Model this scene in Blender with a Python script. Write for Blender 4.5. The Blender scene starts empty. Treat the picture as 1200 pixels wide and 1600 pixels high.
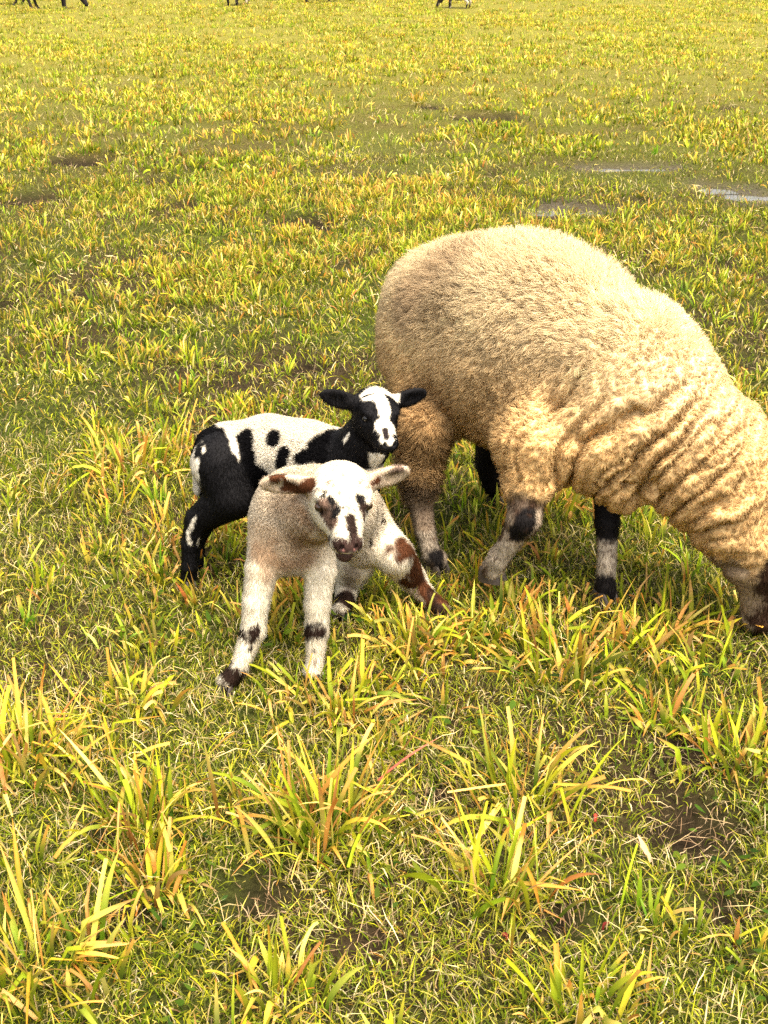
import bpy, math
import numpy as np
from mathutils.kdtree import KDTree

RNG = np.random.default_rng(7)
C = bpy.context.scene.collection
SC = bpy.context.scene

# ------------------------------------------------------------------ camera, world, sun, exposure
TH = math.radians(24.5)
CAM_H = 1.40
cam_d = bpy.data.cameras.new("camera")
cam_d.sensor_fit = 'AUTO'
cam_d.sensor_width = 36.0
cam_d.lens = 45.0
cam_d.clip_start = 0.05
cam_d.clip_end = 3000.0
cam = bpy.data.objects.new("camera", cam_d)
cam.location = (0, 0, CAM_H)
cam.rotation_euler = (math.pi / 2 - TH, 0, 0)
C.objects.link(cam)
SC.camera = cam

SUN_EL = math.radians(66)
SUN_AZ = math.radians(146)         # clockwise from +Y (seen from above): to the right, a little behind the camera
world = bpy.data.worlds.new("World")
SC.world = world
world.use_nodes = True
wn = world.node_tree
wn.nodes.clear()
w_out = wn.nodes.new("ShaderNodeOutputWorld")
w_bg = wn.nodes.new("ShaderNodeBackground")
w_sky = wn.nodes.new("ShaderNodeTexSky")
w_sky.sky_type = 'NISHITA'
w_sky.sun_disc = False
w_sky.sun_elevation = SUN_EL
w_sky.sun_rotation = SUN_AZ
w_sky.air_density = 1.0
w_sky.dust_density = 5.0
w_sky.ozone_density = 1.0
w_hsv = wn.nodes.new("ShaderNodeHueSaturation")       # thin high cloud: a whiter sky all over
w_hsv.inputs['Saturation'].default_value = 0.18
w_bg.inputs['Strength'].default_value = 0.15
wn.links.new(w_sky.outputs[0], w_hsv.inputs['Color'])
wn.links.new(w_hsv.outputs[0], w_bg.inputs['Color'])
wn.links.new(w_bg.outputs[0], w_out.inputs['Surface'])

sun_d = bpy.data.lights.new("sun", 'SUN')
sun_d.energy = 2.3
sun_d.angle = math.radians(38)
sun_d.color = (1.0, 0.83, 0.56)
sun = bpy.data.objects.new("sun", sun_d)
C.objects.link(sun)
sun.rotation_euler = (math.pi / 2 - SUN_EL, 0, -SUN_AZ + math.pi)
# the lamp shines along its -Z; make -Z point away from the sun's place in the sky
from mathutils import Vector
sd = Vector((math.sin(SUN_AZ) * math.cos(SUN_EL), math.cos(SUN_AZ) * math.cos(SUN_EL), math.sin(SUN_EL)))
sun.rotation_euler = sd.to_track_quat('Z', 'Y').to_euler()
sun.location = sd * 20

SC.view_settings.view_transform = 'Standard'
SC.view_settings.look = 'None'
SC.view_settings.gamma = 1.0
SC.view_settings.use_curve_mapping = False
SC.view_settings.exposure = 1.78
SC.render.engine = 'CYCLES'
SC.cycles.max_bounces = 6
SC.cycles.diffuse_bounces = 2
SC.cycles.glossy_bounces = 2
SC.cycles.transmission_bounces = 3
SC.cycles.transparent_max_bounces = 4
SC.cycles.use_denoising = False
try:
    SC.cycles_curves.shape = 'RIBBONS'
except Exception:
    pass

# ------------------------------------------------------------------ small maths helpers
FWD = np.array([0, math.cos(TH), -math.sin(TH)])
UPC = np.array([0, math.sin(TH), math.cos(TH)])
RGT = np.array([1.0, 0, 0])
CAMP = np.array([0, 0, CAM_H])
FPX = 2000.0


def ray(px, py):
    d = FWD + RGT * ((px - 600) / FPX) + UPC * ((800 - py) / FPX)
    return d


def P(px, py, Y):
    """the place at distance Y that the photograph shows at (px, py)"""
    d = ray(px, py)
    return CAMP + d * (Y / d[1])


def G(px, py, z=0.0):
    d = ray(px, py)
    return CAMP + d * ((z - CAM_H) / d[2])


def GF(px, py, z):
    return G(px, py) + np.array([0, 0, z])


def nrm(v):
    v = np.asarray(v, float)
    return v / np.linalg.norm(v)


def _hash(ix, iy, iz, seed):
    h = (ix.astype(np.int64) * 374761393 + iy.astype(np.int64) * 668265263 + iz.astype(np.int64) * 2147483647 + seed * 1274126177) & 0xFFFFFFFF
    h = ((h ^ (h >> 13)) * 1274126177) & 0xFFFFFFFF
    h = ((h ^ (h >> 15)) * 2246822519) & 0xFFFFFFFF
    h = h ^ (h >> 16)
    return (h & 0xFFFFFF).astype(np.float32) / 0xFFFFFF


def vnoise(p, freq=1.0, seed=0):
    """value noise, -1..1"""
    q = np.asarray(p, np.float64) * freq
    if q.shape[-1] == 2:
        q = np.concatenate([q, np.zeros(q.shape[:-1] + (1,))], -1)
    i = np.floor(q)
    f = (q - i).astype(np.float32)
    i = i.astype(np.int64)
    u = f * f * (3 - 2 * f)
    r = 0
    for dx in (0, 1):
        wx = u[..., 0] if dx else 1 - u[..., 0]
        for dy in (0, 1):
            wy = u[..., 1] if dy else 1 - u[..., 1]
            for dz in (0, 1):
                wz = u[..., 2] if dz else 1 - u[..., 2]
                r = r + wx * wy * wz * _hash(i[..., 0] + dx, i[..., 1] + dy, i[..., 2] + dz, seed)
    return r * 2 - 1


def fbm(p, freq, oct=3, seed=0):
    a, s, t = 1.0, 0, 0
    for k in range(oct):
        s = s + a * vnoise(p, freq * 2 ** k, seed + 17 * k)
        t += a
        a *= 0.5
    return s / t


def sstep(x, a, b):
    t = np.clip((x - a) / (b - a), 0, 1)
    return t * t * (3 - 2 * t)


# ------------------------------------------------------------------ objects and materials
def setprops(o, label=None, cat=None, group=None, kind=None):
    if label: o['label'] = label
    if cat: o['category'] = cat
    if group: o['group'] = group
    if kind: o['kind'] = kind
    return o


def empty(name, loc, **kw):
    o = bpy.data.objects.new(name, None)
    o.empty_display_size = 0.1
    o.location = loc
    C.objects.link(o)
    return setprops(o, **kw)


def link(name, data, mat=None, parent=None, smooth=True):
    o = bpy.data.objects.new(name, data)
    C.objects.link(o)
    if mat: data.materials.append(mat)
    if parent is not None:
        o.parent = parent
        o.location = -parent.location          # children are built in world coordinates
    return o


def mesh_np(name, V, F, col=None, smooth=True):
    """mesh from numpy arrays; F is (n,3) or (n,4) or a list of such arrays"""
    Fs = F if isinstance(F, list) else [F]
    me = bpy.data.meshes.new(name)
    V = np.ascontiguousarray(V, np.float32)
    me.vertices.add(len(V))
    me.vertices.foreach_set('co', V.ravel())
    loops = np.concatenate([f.ravel() for f in Fs]).astype(np.int32)
    tot = np.concatenate([np.full(len(f), f.shape[1], np.int32) for f in Fs])
    st = np.concatenate([[0], np.cumsum(tot)[:-1]]).astype(np.int32)
    me.loops.add(len(loops))
    me.loops.foreach_set('vertex_index', loops)
    me.polygons.add(len(tot))
    me.polygons.foreach_set('loop_start', st)
    try:
        me.polygons.foreach_set('loop_total', tot)
    except Exception:
        pass
    me.polygons.foreach_set('use_smooth', np.full(len(tot), smooth, bool))
    me.update(calc_edges=True)
    me.validate()
    if col is not None:
        a = me.attributes.new('col', 'FLOAT_COLOR', 'POINT')
        c4 = np.ones((len(V), 4), np.float32)
        c4[:, :3] = col
        a.data.foreach_set('color', c4.ravel())
    return me


def new_mat(name):
    m = bpy.data.materials.new(name)
    m.use_nodes = True
    m.node_tree.nodes.clear()
    return m, m.node_tree.nodes, m.node_tree.links


def attr_mat(name, trans=0.0, gloss=0.0, rough=0.5, noise=0.0, nscale=60.0, bump=0.0, skin_normal=False):
    """colour from the 'col' attribute, a share of light let through, a thin gloss"""
    m, n, l = new_mat(name)
    out = n.new("ShaderNodeOutputMaterial")
    at = n.new("ShaderNodeAttribute"); at.attribute_name = 'col'
    csock = at.outputs['Color']
    if noise > 0:
        tc = n.new("ShaderNodeTexCoord")
        nz = n.new("ShaderNodeTexNoise"); nz.inputs['Scale'].default_value = nscale; nz.inputs['Detail'].default_value = 4
        l.new(tc.outputs['Object'], nz.inputs['Vector'])
        mr = n.new("ShaderNodeMapRange")
        mr.inputs['From Min'].default_value = 0.3; mr.inputs['From Max'].default_value = 0.7
        mr.inputs['To Min'].default_value = 1 - noise; mr.inputs['To Max'].default_value = 1 + noise
        l.new(nz.outputs['Fac'], mr.inputs['Value'])
        mx = n.new("ShaderNodeVectorMath"); mx.operation = 'SCALE'
        l.new(csock, mx.inputs[0]); l.new(mr.outputs[0], mx.inputs['Scale'])
        csock = mx.outputs[0]
    nsock = None
    if skin_normal:                       # strands shaded with the lie of the coat they stand in
        an = n.new("ShaderNodeAttribute"); an.attribute_name = 'lie'
        nsock = an.outputs['Vector']
    pb = n.new("ShaderNodeBsdfPrincipled")
    if nsock: l.new(nsock, pb.inputs['Normal'])
    pb.inputs['Roughness'].default_value = rough
    pb.inputs['Specular IOR Level'].default_value = gloss
    l.new(csock, pb.inputs['Base Color'])
    if bump > 0:
        bp = n.new("ShaderNodeBump"); bp.inputs['Strength'].default_value = bump; bp.inputs['Distance'].default_value = 0.004
        l.new(nz.outputs['Fac'], bp.inputs['Height'])
        l.new(bp.outputs[0], pb.inputs['Normal'])
    sh = pb.outputs[0]
    if trans > 0:
        tr = n.new("ShaderNodeBsdfTranslucent")
        l.new(csock, tr.inputs['Color'])
        if nsock: l.new(nsock, tr.inputs['Normal'])
        mix = n.new("ShaderNodeMixShader"); mix.inputs[0].default_value = trans
        l.new(sh, mix.inputs[1]); l.new(tr.outputs[0], mix.inputs[2])
        sh = mix.outputs[0]
    l.new(sh, out.inputs['Surface'])
    return m


M_SKIN = attr_mat("animal_coat", 0.0, 0.1, 0.8, 0.15, 120.0, 0.3)
M_WOOL = attr_mat("wool_fibre", 0.28, 0.03, 0.8, skin_normal=True)
M_HAIR = attr_mat("coat_hair", 0.12, 0.08, 0.6, skin_normal=True)
M_BLADE = attr_mat("grass_blade", 0.32, 0.06, 0.5)
M_TURF = attr_mat("turf_blade", 0.22, 0.03, 0.6)
M_STRAW = attr_mat("dead_straw", 0.2, 0.04, 0.7)
M_HOOF = attr_mat("hoof_horn", 0.0, 0.3, 0.5, 0.2, 150.0)
M_EYE = attr_mat("eye_gloss", 0.0, 0.5, 0.06)


# ------------------------------------------------------------------ bodies: smooth unions meshed as one surface
class Body:
    def __init__(self):
        self.ops = []           # (kind, params, k, tag)

    def cone(self, a, b, ra, rb, k=0.02, tag='w'):
        self.ops.append(('cone', (np.asarray(a, float), np.asarray(b, float), ra, rb), k, tag)); return self

    def chain(self, pts, rs, k=0.02, tag='w'):
        for i in range(len(pts) - 1):
            self.cone(pts[i], pts[i + 1], rs[i], rs[i + 1], k if i == 0 or tag == 'w' else min(k, 0.007), tag)
        return self

    def ell(self, c, r, ax=None, k=0.02, tag='w', neg=False):
        ax = np.eye(3) if ax is None else np.asarray(ax, float)   # rows: local axes
        self.ops.append(('nell' if neg else 'ell', (np.asarray(c, float), np.asarray(r, float), ax), k, tag)); return self

    @staticmethod
    def _prim(kind, prm, p):
        if kind == 'cone':
            a, b, ra, rb = prm
            ba = b - a
            L2 = max(float(ba @ ba), 1e-12)
            pa = p - a.astype(np.float32)
            t = np.clip((pa @ ba.astype(np.float32)) / L2, 0, 1)
            d = np.sqrt(((pa - t[:, None] * ba.astype(np.float32)) ** 2).sum(1))
            return d - (ra + (rb - ra) * t)
        c, r, ax = prm
        q = (p - c.astype(np.float32)) @ ax.T.astype(np.float32)
        r = r.astype(np.float32)
        k0 = np.sqrt(((q / r) ** 2).sum(1)) + 1e-6
        k1 = np.sqrt(((q / (r * r)) ** 2).sum(1)) + 1e-6
        return k0 * (k0 - 1) / k1

    def dist(self, p, tag=None):
        p = np.asarray(p, np.float32)
        d = np.full(len(p), 10.0, np.float32)
        for kind, prm, k, tg in self.ops:
            if tag is not None and tg != tag: continue
            e = self._prim(kind, prm, p)
            if kind == 'nell':
                h = np.clip(0.5 - 0.5 * (d + e) / k, 0, 1)
                d = d * (1 - h) + (-e) * h + k * h * (1 - h)
            else:
                h = np.clip(0.5 + 0.5 * (e - d) / k, 0, 1)
                d = e * (1 - h) + d * h - k * h * (1 - h)
        return d

    def grad(self, p, e=0.002):
        g = np.zeros((len(p), 3), np.float32)
        for i in range(3):
            o = np.zeros(3, np.float32); o[i] = e
            g[:, i] = self.dist(p + o) - self.dist(p - o)
        return g / (np.linalg.norm(g, axis=1, keepdims=True) + 1e-9)

    def hit(self, px, py):
        """where the line of sight through (px, py) meets the body"""
        d = ray(px, py); d = d / np.linalg.norm(d)
        t = 1.2
        best = (9, t)
        for _ in range(160):
            v = float(self.dist((CAMP + d * t)[None])[0])
            if v < best[0]: best = (v, t)
            if v < 0.0008: break
            t += max(v * 0.8, 0.0006)
            if t > 5: break
        return CAMP + d * best[1]

    def mesh(self, step):
        lo = np.full(3, 1e9); hi = -lo
        for kind, prm, k, tg in self.ops:
            if kind == 'cone':
                a, b, ra, rb = prm
                r = max(ra, rb) + 0.02
                lo = np.minimum(lo, np.minimum(a, b) - r); hi = np.maximum(hi, np.maximum(a, b) + r)
            elif kind == 'ell':
                c, r, ax = prm
                m = r.max() + 0.02
                lo = np.minimum(lo, c - m); hi = np.maximum(hi, c + m)
        B = 4
        n = (np.ceil((hi - lo) / (step * B)).astype(int) + 1)
        cx = [lo[i] + (np.arange(n[i]) + 0.5) * step * B for i in range(3)]
        cg = np.stack(np.meshgrid(*cx, indexing='ij'), -1).reshape(-1, 3)
        cd = self.dist(cg)
        near = (np.abs(cd) < step * B * 1.6).reshape(n)
        big = np.where(cd < 0, -1.0, 1.0).astype(np.float32).reshape(n)
        val = np.repeat(np.repeat(np.repeat(big, B, 0), B, 1), B, 2)
        msk = np.repeat(np.repeat(np.repeat(near, B, 0), B, 1), B, 2)
        idx = np.argwhere(msk)
        pts = lo + (idx + 0.5) * step
        val[msk] = self.dist(pts)
        # surface nets
        s = val < 0
        nx, ny, nz = val.shape
        corners = [(i, j, k) for i in (0, 1) for j in (0, 1) for k in (0, 1)]
        cnt = sum(s[i:nx - 1 + i, j:ny - 1 + j, k:nz - 1 + k].astype(np.int8) for i, j, k in corners)
        cells = np.argwhere((cnt > 0) & (cnt < 8))
        cid = np.full((nx - 1, ny - 1, nz - 1), -1, np.int64)
        cid[tuple(cells.T)] = np.arange(len(cells))
        acc = np.zeros((len(cells), 3)); num = np.zeros(len(cells))
        for a in range(3):
            for u in (0, 1):
                for w in (0, 1):
                    o = [0, 0, 0]; oth = [x for x in range(3) if x != a]
                    o[oth[0]], o[oth[1]] = u, w
                    p0 = cells + o
                    p1 = p0.copy(); p1[:, a] += 1
                    v0 = val[tuple(p0.T)]; v1 = val[tuple(p1.T)]
                    cr = (v0 < 0) != (v1 < 0)
                    t = np.where(cr, v0 / np.where(cr, v0 - v1, 1), 0)
                    q = p0.astype(float); q[:, a] += t
                    acc[cr] += q[cr]; num[cr] += 1
        V = lo + (acc / np.maximum(num, 1)[:, None] + 0.5) * step
        quads = []
        for a in range(3):
            b, c = [(1, 2), (2, 0), (0, 1)][a]
            sl0 = [slice(None)] * 3; sl1 = [slice(None)] * 3
            sl0[a] = slice(0, -1); sl1[a] = slice(1, None)
            e = np.argwhere(s[tuple(sl0)] != s[tuple(sl1)])
            lim = np.array(cid.shape)
            e = e[(e[:, b] > 0) & (e[:, c] > 0) & (e[:, b] < lim[b]) & (e[:, c] < lim[c]) & (e[:, a] < lim[a])]
            fl = s[tuple(e.T)]
            def at(db, dc):
                q = e.copy(); q[:, b] += db; q[:, c] += dc
                return cid[tuple(q.T)]
            Q = np.stack([at(-1, -1), at(0, -1), at(0, 0), at(-1, 0)], 1)
            Q[~fl] = Q[~fl][:, ::-1]
            quads.append(Q[(Q >= 0).all(1)])
        F = np.concatenate(quads)
        V = V.astype(np.float32)
        for _ in range(2):
            d = self.dist(V); g = self.grad(V)
            V = V - g * np.clip(d, -step, step)[:, None]
        return V, F


def vnormals(V, F):
    n = np.cross(V[F[:, 2]] - V[F[:, 0]], V[F[:, 3]] - V[F[:, 1]])
    N = np.zeros_like(V)
    for k in range(4):
        np.add.at(N, F[:, k], n)
    return N / (np.linalg.norm(N, axis=1, keepdims=True) + 1e-12)


def capsule_d(p, a, b):
    ba = b - a
    t = np.clip(((p - a) @ ba) / max(float(ba @ ba), 1e-12), 0, 1)
    return np.linalg.norm(p - a - t[:, None] * ba, axis=1)


class Paint:
    """coat colour as a function of place: a base, then patches laid on it"""
    def __init__(self, base):
        self.base = base; self.p = []

    def patch(self, col, pts, r, edge=0.004, wob=0.006, freq=60.0, amount=1.0):
        self.p.append((np.array(col, np.float32), [np.asarray(q, float) for q in pts], r, edge, wob, freq, amount)); return self

    def __call__(self, p):
        p = np.asarray(p, np.float32)
        c = self.base(p)
        for i, (col, pts, r, edge, wob, freq, am) in enumerate(self.p):
            if len(pts) == 1: d = np.linalg.norm(p - pts[0], axis=1)
            else:
                d = capsule_d(p, pts[0], pts[1])
                for j in range(1, len(pts) - 1): d = np.minimum(d, capsule_d(p, pts[j], pts[j + 1]))
            d = d - r
            sel = d < wob * 2 + edge
            if not sel.any(): continue
            dd = d[sel] + wob * fbm(p[sel], freq, 2, 31 + i)
            m = (1 - sstep(dd, -edge, edge)) * am
            c[sel] = c[sel] * (1 - m[:, None]) + col * m[:, None]
        return c


def sample_surface(V, F, wgt, n, rng):
    """n points on the quads, weighted by area times the mean of the vertex weights"""
    T = np.concatenate([F[:, [0, 1, 2]], F[:, [0, 2, 3]]])
    A = 0.5 * np.linalg.norm(np.cross(V[T[:, 1]] - V[T[:, 0]], V[T[:, 2]] - V[T[:, 0]]), axis=1)
    A = A * wgt[T].mean(1)
    cum = np.cumsum(A)
    ti = np.searchsorted(cum, rng.random(n) * cum[-1])
    ti = np.minimum(ti, len(T) - 1)
    u, v = rng.random(n), rng.random(n)
    fl = u + v > 1
    u[fl], v[fl] = 1 - u[fl], 1 - v[fl]
    w = np.stack([1 - u - v, u, v], 1)
    return T[ti], w


def curves_obj(name, pts, rad, col, lie, mat, parent):
    """pts (n,k,3) strands -> one Curves object"""
    n, k = pts.shape[:2]
    hc = bpy.data.hair_curves.new(name)
    hc.add_curves([k] * n)
    hc.attributes['position'].data.foreach_set('vector', np.ascontiguousarray(pts, np.float32).ravel())
    ra = hc.attributes.get('radius') or hc.attributes.new('radius', 'FLOAT', 'POINT')
    ra.data.foreach_set('value', np.ascontiguousarray(np.broadcast_to(rad, (n, k)), np.float32).ravel())
    ca = hc.attributes.new('col', 'FLOAT_COLOR', 'CURVE')
    c4 = np.ones((n, 4), np.float32); c4[:, :3] = col
    ca.data.foreach_set('color', c4.ravel())
    la = hc.attributes.new('lie', 'FLOAT_VECTOR', 'CURVE')
    la.data.foreach_set('vector', np.ascontiguousarray(lie, np.float32).ravel())
    hc.materials.append(mat)
    o = bpy.data.objects.new(name, hc)
    C.objects.link(o)
    if parent is not None:
        o.parent = parent; o.location = -parent.location
    return o


def fur(name, V, F, N, wgt, n, length, comb, colour, mat, parent, rng, segs=4, rad=0.0005, curl=0.0, curl_f=3.0,
        jitter=0.35, clumps=0, clump_w=0.6, cvar=0.12, clump_cvar=0.08, rise=1.0, lvar=0.3):
    T, w = sample_surface(V, F, wgt, n, rng)
    root = (V[T] * w[..., None]).sum(1)
    nor = (N[T] * w[..., None]).sum(1)
    nor /= np.linalg.norm(nor, axis=1, keepdims=True) + 1e-9
    L = (length[T] * w).sum(1) * (1 - lvar + 2 * lvar * rng.random(n))
    cd = comb(root, nor)
    d = nor * rise + cd + jitter * rng.normal(size=(n, 3))
    d /= np.linalg.norm(d, axis=1, keepdims=True) + 1e-9
    bad = (d * nor).sum(1) < 0.12                       # keep strands outside the skin
    d[bad] += nor[bad] * 0.5
    d /= np.linalg.norm(d, axis=1, keepdims=True) + 1e-9
    t = np.linspace(0, 1, segs + 1)
    pts = root[:, None, :] + d[:, None, :] * (L[:, None] * t[None])[..., None]
    # droop towards the comb direction along the strand
    pts = pts + cd[:, None, :] * (0.35 * L[:, None] * (t ** 2)[None])[..., None]
    if curl > 0:
        a = np.cross(d, np.array([0.3, 0.5, 0.8])); a /= np.linalg.norm(a, axis=1, keepdims=True) + 1e-9
        b = np.cross(d, a)
        ph = rng.random(n)[:, None] * 2 * math.pi + t[None] * curl_f * 2 * math.pi
        amp = (curl * L)[:, None] * np.minimum(t * 3, 1)[None]
        pts = pts + a[:, None] * (np.cos(ph) * amp)[..., None] + b[:, None] * (np.sin(ph) * amp)[..., None]
    cf = np.ones(n)
    if clumps:
        Tc, wc = sample_surface(V, F, wgt, clumps, rng)
        cp = (V[Tc] * wc[..., None]).sum(1); cn = (N[Tc] * wc[..., None]).sum(1)
        cn /= np.linalg.norm(cn, axis=1, keepdims=True) + 1e-9
        cc = comb(cp, cn)
        cdir = cn * rise + cc + 0.45 * jitter * rng.normal(size=(clumps, 3))
        cdir /= np.linalg.norm(cdir, axis=1, keepdims=True) + 1e-9
        kd = KDTree(clumps)
        for i, q in enumerate(cp): kd.insert(q, i)
        kd.balance()
        ci = np.fromiter((kd.find(q)[1] for q in root), np.int64, n)
        ax = cp[ci][:, None] + cdir[ci][:, None] * (L[:, None] * t[None])[..., None]
        wv = (clump_w * t ** 1.3)[None, :, None]
        pts = pts * (1 - wv) + ax * wv
        cf = 1 + clump_cvar * rng.normal(size=clumps)[ci]
    col = colour(root + 0.0017 * rng.normal(size=root.shape)) * (cf * (1 + cvar * rng.normal(size=n)))[:, None]
    col = np.clip(col, 0.002, 0.95)
    r = rad * (1 - 0.75 * t ** 2)
    lie = nor + 0.28 * d + 0.16 * rng.normal(size=(n, 3))
    lie /= np.linalg.norm(lie, axis=1, keepdims=True) + 1e-9
    return curves_obj(name, pts, r[None], col, lie, mat, parent)


def hoof(parent, foot, fwd, size, rng):
    """a cloven hoof: two wedge-shaped claws side by side"""
    f = nrm([fwd[0], fwd[1], 0]); s = np.array([f[1], -f[0], 0])
    V, F = [], []
    for sg in (-1, 1):
        rings = []
        for z, sc, off in ((0.0, 1.0, 0.0), (0.45, 0.92, -0.08), (0.85, 0.72, -0.2), (1.0, 0.55, -0.25)):
            ring = []
            for a in np.linspace(0, 2 * math.pi, 10, endpoint=False):
                x = math.cos(a); y = math.sin(a)
                lx = (0.95 * x + (0.35 * max(x, 0) ** 2)) * sc + off
                ly = 0.46 * y * sc * (1 - 0.35 * max(x, 0)) + sg * 0.5
                q = np.asarray(foot) + size * (f * lx + s * ly) + np.array([0, 0, z * size * 1.25])
                ring.append(q)
            rings.append(ring)
        b = len(V)
        for r in rings: V += r
        for i in range(3):
            for j in range(10):
                k = (j + 1) % 10
                F.append([b + i * 10 + j, b + i * 10 + k, b + i * 10 + 10 + k, b + i * 10 + 10 + j])
        for j in range(0, 8, 2):
            F.append([b + 30, b + 30 + j + 1 if j else b + 31, b + 30 + min(j + 2, 9), b + 30 + min(j + 3, 9)] if j else [b + 30, b + 31, b + 32, b + 33])
    V = np.array(V)
    col = np.tile(np.array([0.035, 0.026, 0.02]), (len(V), 1)) * (0.8 + 0.5 * rng.random(len(V)))[:, None]
    return link('hoof', mesh_np('hoof', V, np.array(F), col), M_HOOF, parent)


def eye(parent, c, r, look, iris=(0.05, 0.028, 0.012)):
    """eyeball with a darker horizontal pupil"""
    look = nrm(look)
    side = nrm(np.cross(look, [0, 0, 1])); up = np.cross(side, look)
    V, F, col = [], [], []
    nu, nv = 16, 10
    for i in range(nv + 1):
        th = math.pi * i / nv
        for j in range(nu):
            ph = 2 * math.pi * j / nu
            l = np.array([math.cos(th), math.sin(th) * math.cos(ph), math.sin(th) * math.sin(ph)])
            V.append(c + r * (look * l[0] + side * l[1] + up * l[2]))
            if l[0] > 0.75 and abs(l[2]) < 0.3 and abs(l[1]) < 0.6: col.append((0.004, 0.004, 0.005))
            elif l[0] > 0.55: col.append(iris)
            else: col.append((0.03, 0.02, 0.015))
    for i in range(nv):
        for j in range(nu):
            k = (j + 1) % nu
            F.append([i * nu + j, (i + 1) * nu + j, (i + 1) * nu + k, i * nu + k])
    return link('eye', mesh_np('eye', np.array(V), np.array(F), np.array(col)), M_EYE, parent)


def frame(o, f, s):
    """head frame: origin, forward (to the nose), side (the animal's left), up"""
    f = nrm(f); s = np.asarray(s, float); s = nrm(s - f * (s @ f)); u = nrm(np.cross(f, s))
    if u[2] < 0: u = -u
    return np.asarray(o, float), f, s, u


def cview(r, u, t):
    return RGT * r + UPC * u - FWD * t


def lamb_head(B, H, S=1.0, ear=((1, 0.15, -0.05), (1, 0.15, -0.05)), open_mouth=0.0, W=1.0):
    """head of a lamb in frame H. ear: directions (side, up, forward) for the -s and +s ear. Returns places of note."""
    o, f, s, u = H
    ax = np.stack([f, s, u])
    L = lambda a, b, c: o + S * (f * a + s * b * W + u * c)
    WV = np.array([1, W, 1])
    B.ell(L(-0.005, 0, 0.0), S * WV * np.array([0.058, 0.049, 0.05]), ax, 0.02, 'b')                 # cranium
    B.ell(L(0.022, 0, -0.028), S * WV * np.array([0.05, 0.04, 0.036]), ax, 0.02, 'b')                # cheeks
    B.cone(L(0.02, 0, 0.0), L(0.098, 0, -0.022), S * 0.037 * (0.5 + 0.5 * W), S * 0.0215 * W, S * 0.022, 'b')         # bridge of the nose
    B.cone(L(0.03, 0, -0.040), L(0.094, 0, -0.040 - 0.014 * open_mouth), S * 0.024, S * 0.0145, S * 0.012, 'b')   # lower jaw
    B.ell(L(0.104, 0, -0.023), S * WV * np.array([0.016, 0.021, 0.017]), ax, S * 0.012, 'b')         # nose pad
    for sg in (-1, 1):
        B.ell(L(0.088, sg * 0.013, -0.034), S * WV * np.array([0.02, 0.011, 0.012]), ax, S * 0.01, 'b')   # lips
        B.ell(L(0.030, sg * 0.031, 0.020), S * np.array([0.024, 0.012, 0.010]), ax, S * 0.014, 'b')  # brow
        e = ear[0] if sg < 0 else ear[1]
        d = nrm(s * sg * e[0] + u * e[1] + f * e[2])
        base = L(-0.012, sg * 0.042, 0.012)
        w = nrm(np.cross(d, f)); w = w if w[2] > 0 else -w
        t = nrm(np.cross(d, w))
        eax = np.stack([d, w, t])
        el = e[3] if len(e) > 3 else 1.0
        c = base + d * S * 0.047 * el
        B.ell(c, S * np.array([0.050 * el, 0.0215, 0.0085]), eax, S * 0.012, 'b')
        B.ell(c + d * S * 0.006 + f * S * 0.0095, S * np.array([0.040 * el, 0.0145, 0.0075]), eax, S * 0.006, 'b', True)   # hollow of the ear
        B.cone(base, base + d * S * 0.02, S * 0.016, S * 0.012, S * 0.012, 'b')
        B.ell(L(0.040, sg * 0.0405, 0.004), S * np.array([0.013, 0.008, 0.0085]), ax, S * 0.006, 'b', True)            # eye socket
        B.ell(L(0.117, sg * 0.0105, -0.019), S * np.array([0.010, 0.0042, 0.0062]), ax, S * 0.003, 'b', True)          # nostril
    B.ell(L(0.104, 0, -0.0385 - 0.003 * open_mouth), S * np.array([0.026, 0.024, 0.0022 + 0.0045 * open_mouth]), ax, S * 0.003, 'b', True)   # mouth
    return L


def bare_spots(V, H, L, S):
    """0 where the face carries no hair: nose pad, lips and the eyes"""
    k = sstep(np.linalg.norm(V - L(0.118, 0, -0.024), axis=1) / S, 0.016, 0.022)
    k = k * sstep(np.linalg.norm(V - L(0.112, 0, -0.040), axis=1) / S, 0.010, 0.017)
    for sg in (-1, 1):
        k = k * sstep(np.linalg.norm(V - L(0.040, sg * 0.0415, 0.004), axis=1) / S, 0.008, 0.012)
    return k


def down(root, nor, k=1.0, extra=None):
    g = np.zeros_like(root); g[:, 2] = -1
    if extra is not None: g = g + extra
    g = g - nor * (g * nor).sum(1, keepdims=True)
    return g * k


# ------------------------------------------------------------------ the ground
def bumps(xy):
    z = 0.010 * fbm(xy, 3.2, 3, 5) + 0.02 * fbm(xy, 0.55, 2, 9)
    r = np.linalg.norm(xy, axis=-1)
    return z * (1 + 0.5 * sstep(r, 5, 15)) 


HOLES = [(G(1085, 1300)[:2], 0.10, 0.035), (G(470, 348)[:2], 0.24, 0.04), (G(128, 252)[:2], 0.28, 0.05), (G(300, 322)[:2], 0.16, 0.03),
         (G(45, 305)[:2], 0.24, 0.04), (G(900, 1442)[:2], 0.055, 0.02), (G(400, 1400)[:2], 0.07, 0.015), (G(760, 182)[:2], 0.35, 0.05)]
PUDDLES = [(G(1178, 305)[:2], 0.26, 0.10), (G(885, 326)[:2], 0.24, 0.06), (G(975, 262)[:2], 0.34, 0.08), (G(1110, 290)[:2], 0.18, 0.06)]
FEET = [G(355, 1082)[:2], G(490, 1064)[:2], G(533, 965)[:2], G(688, 965)[:2], G(295, 918)[:2], G(682, 893)[:2], G(945, 945)[:2], G(515, 920)[:2]]


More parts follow.
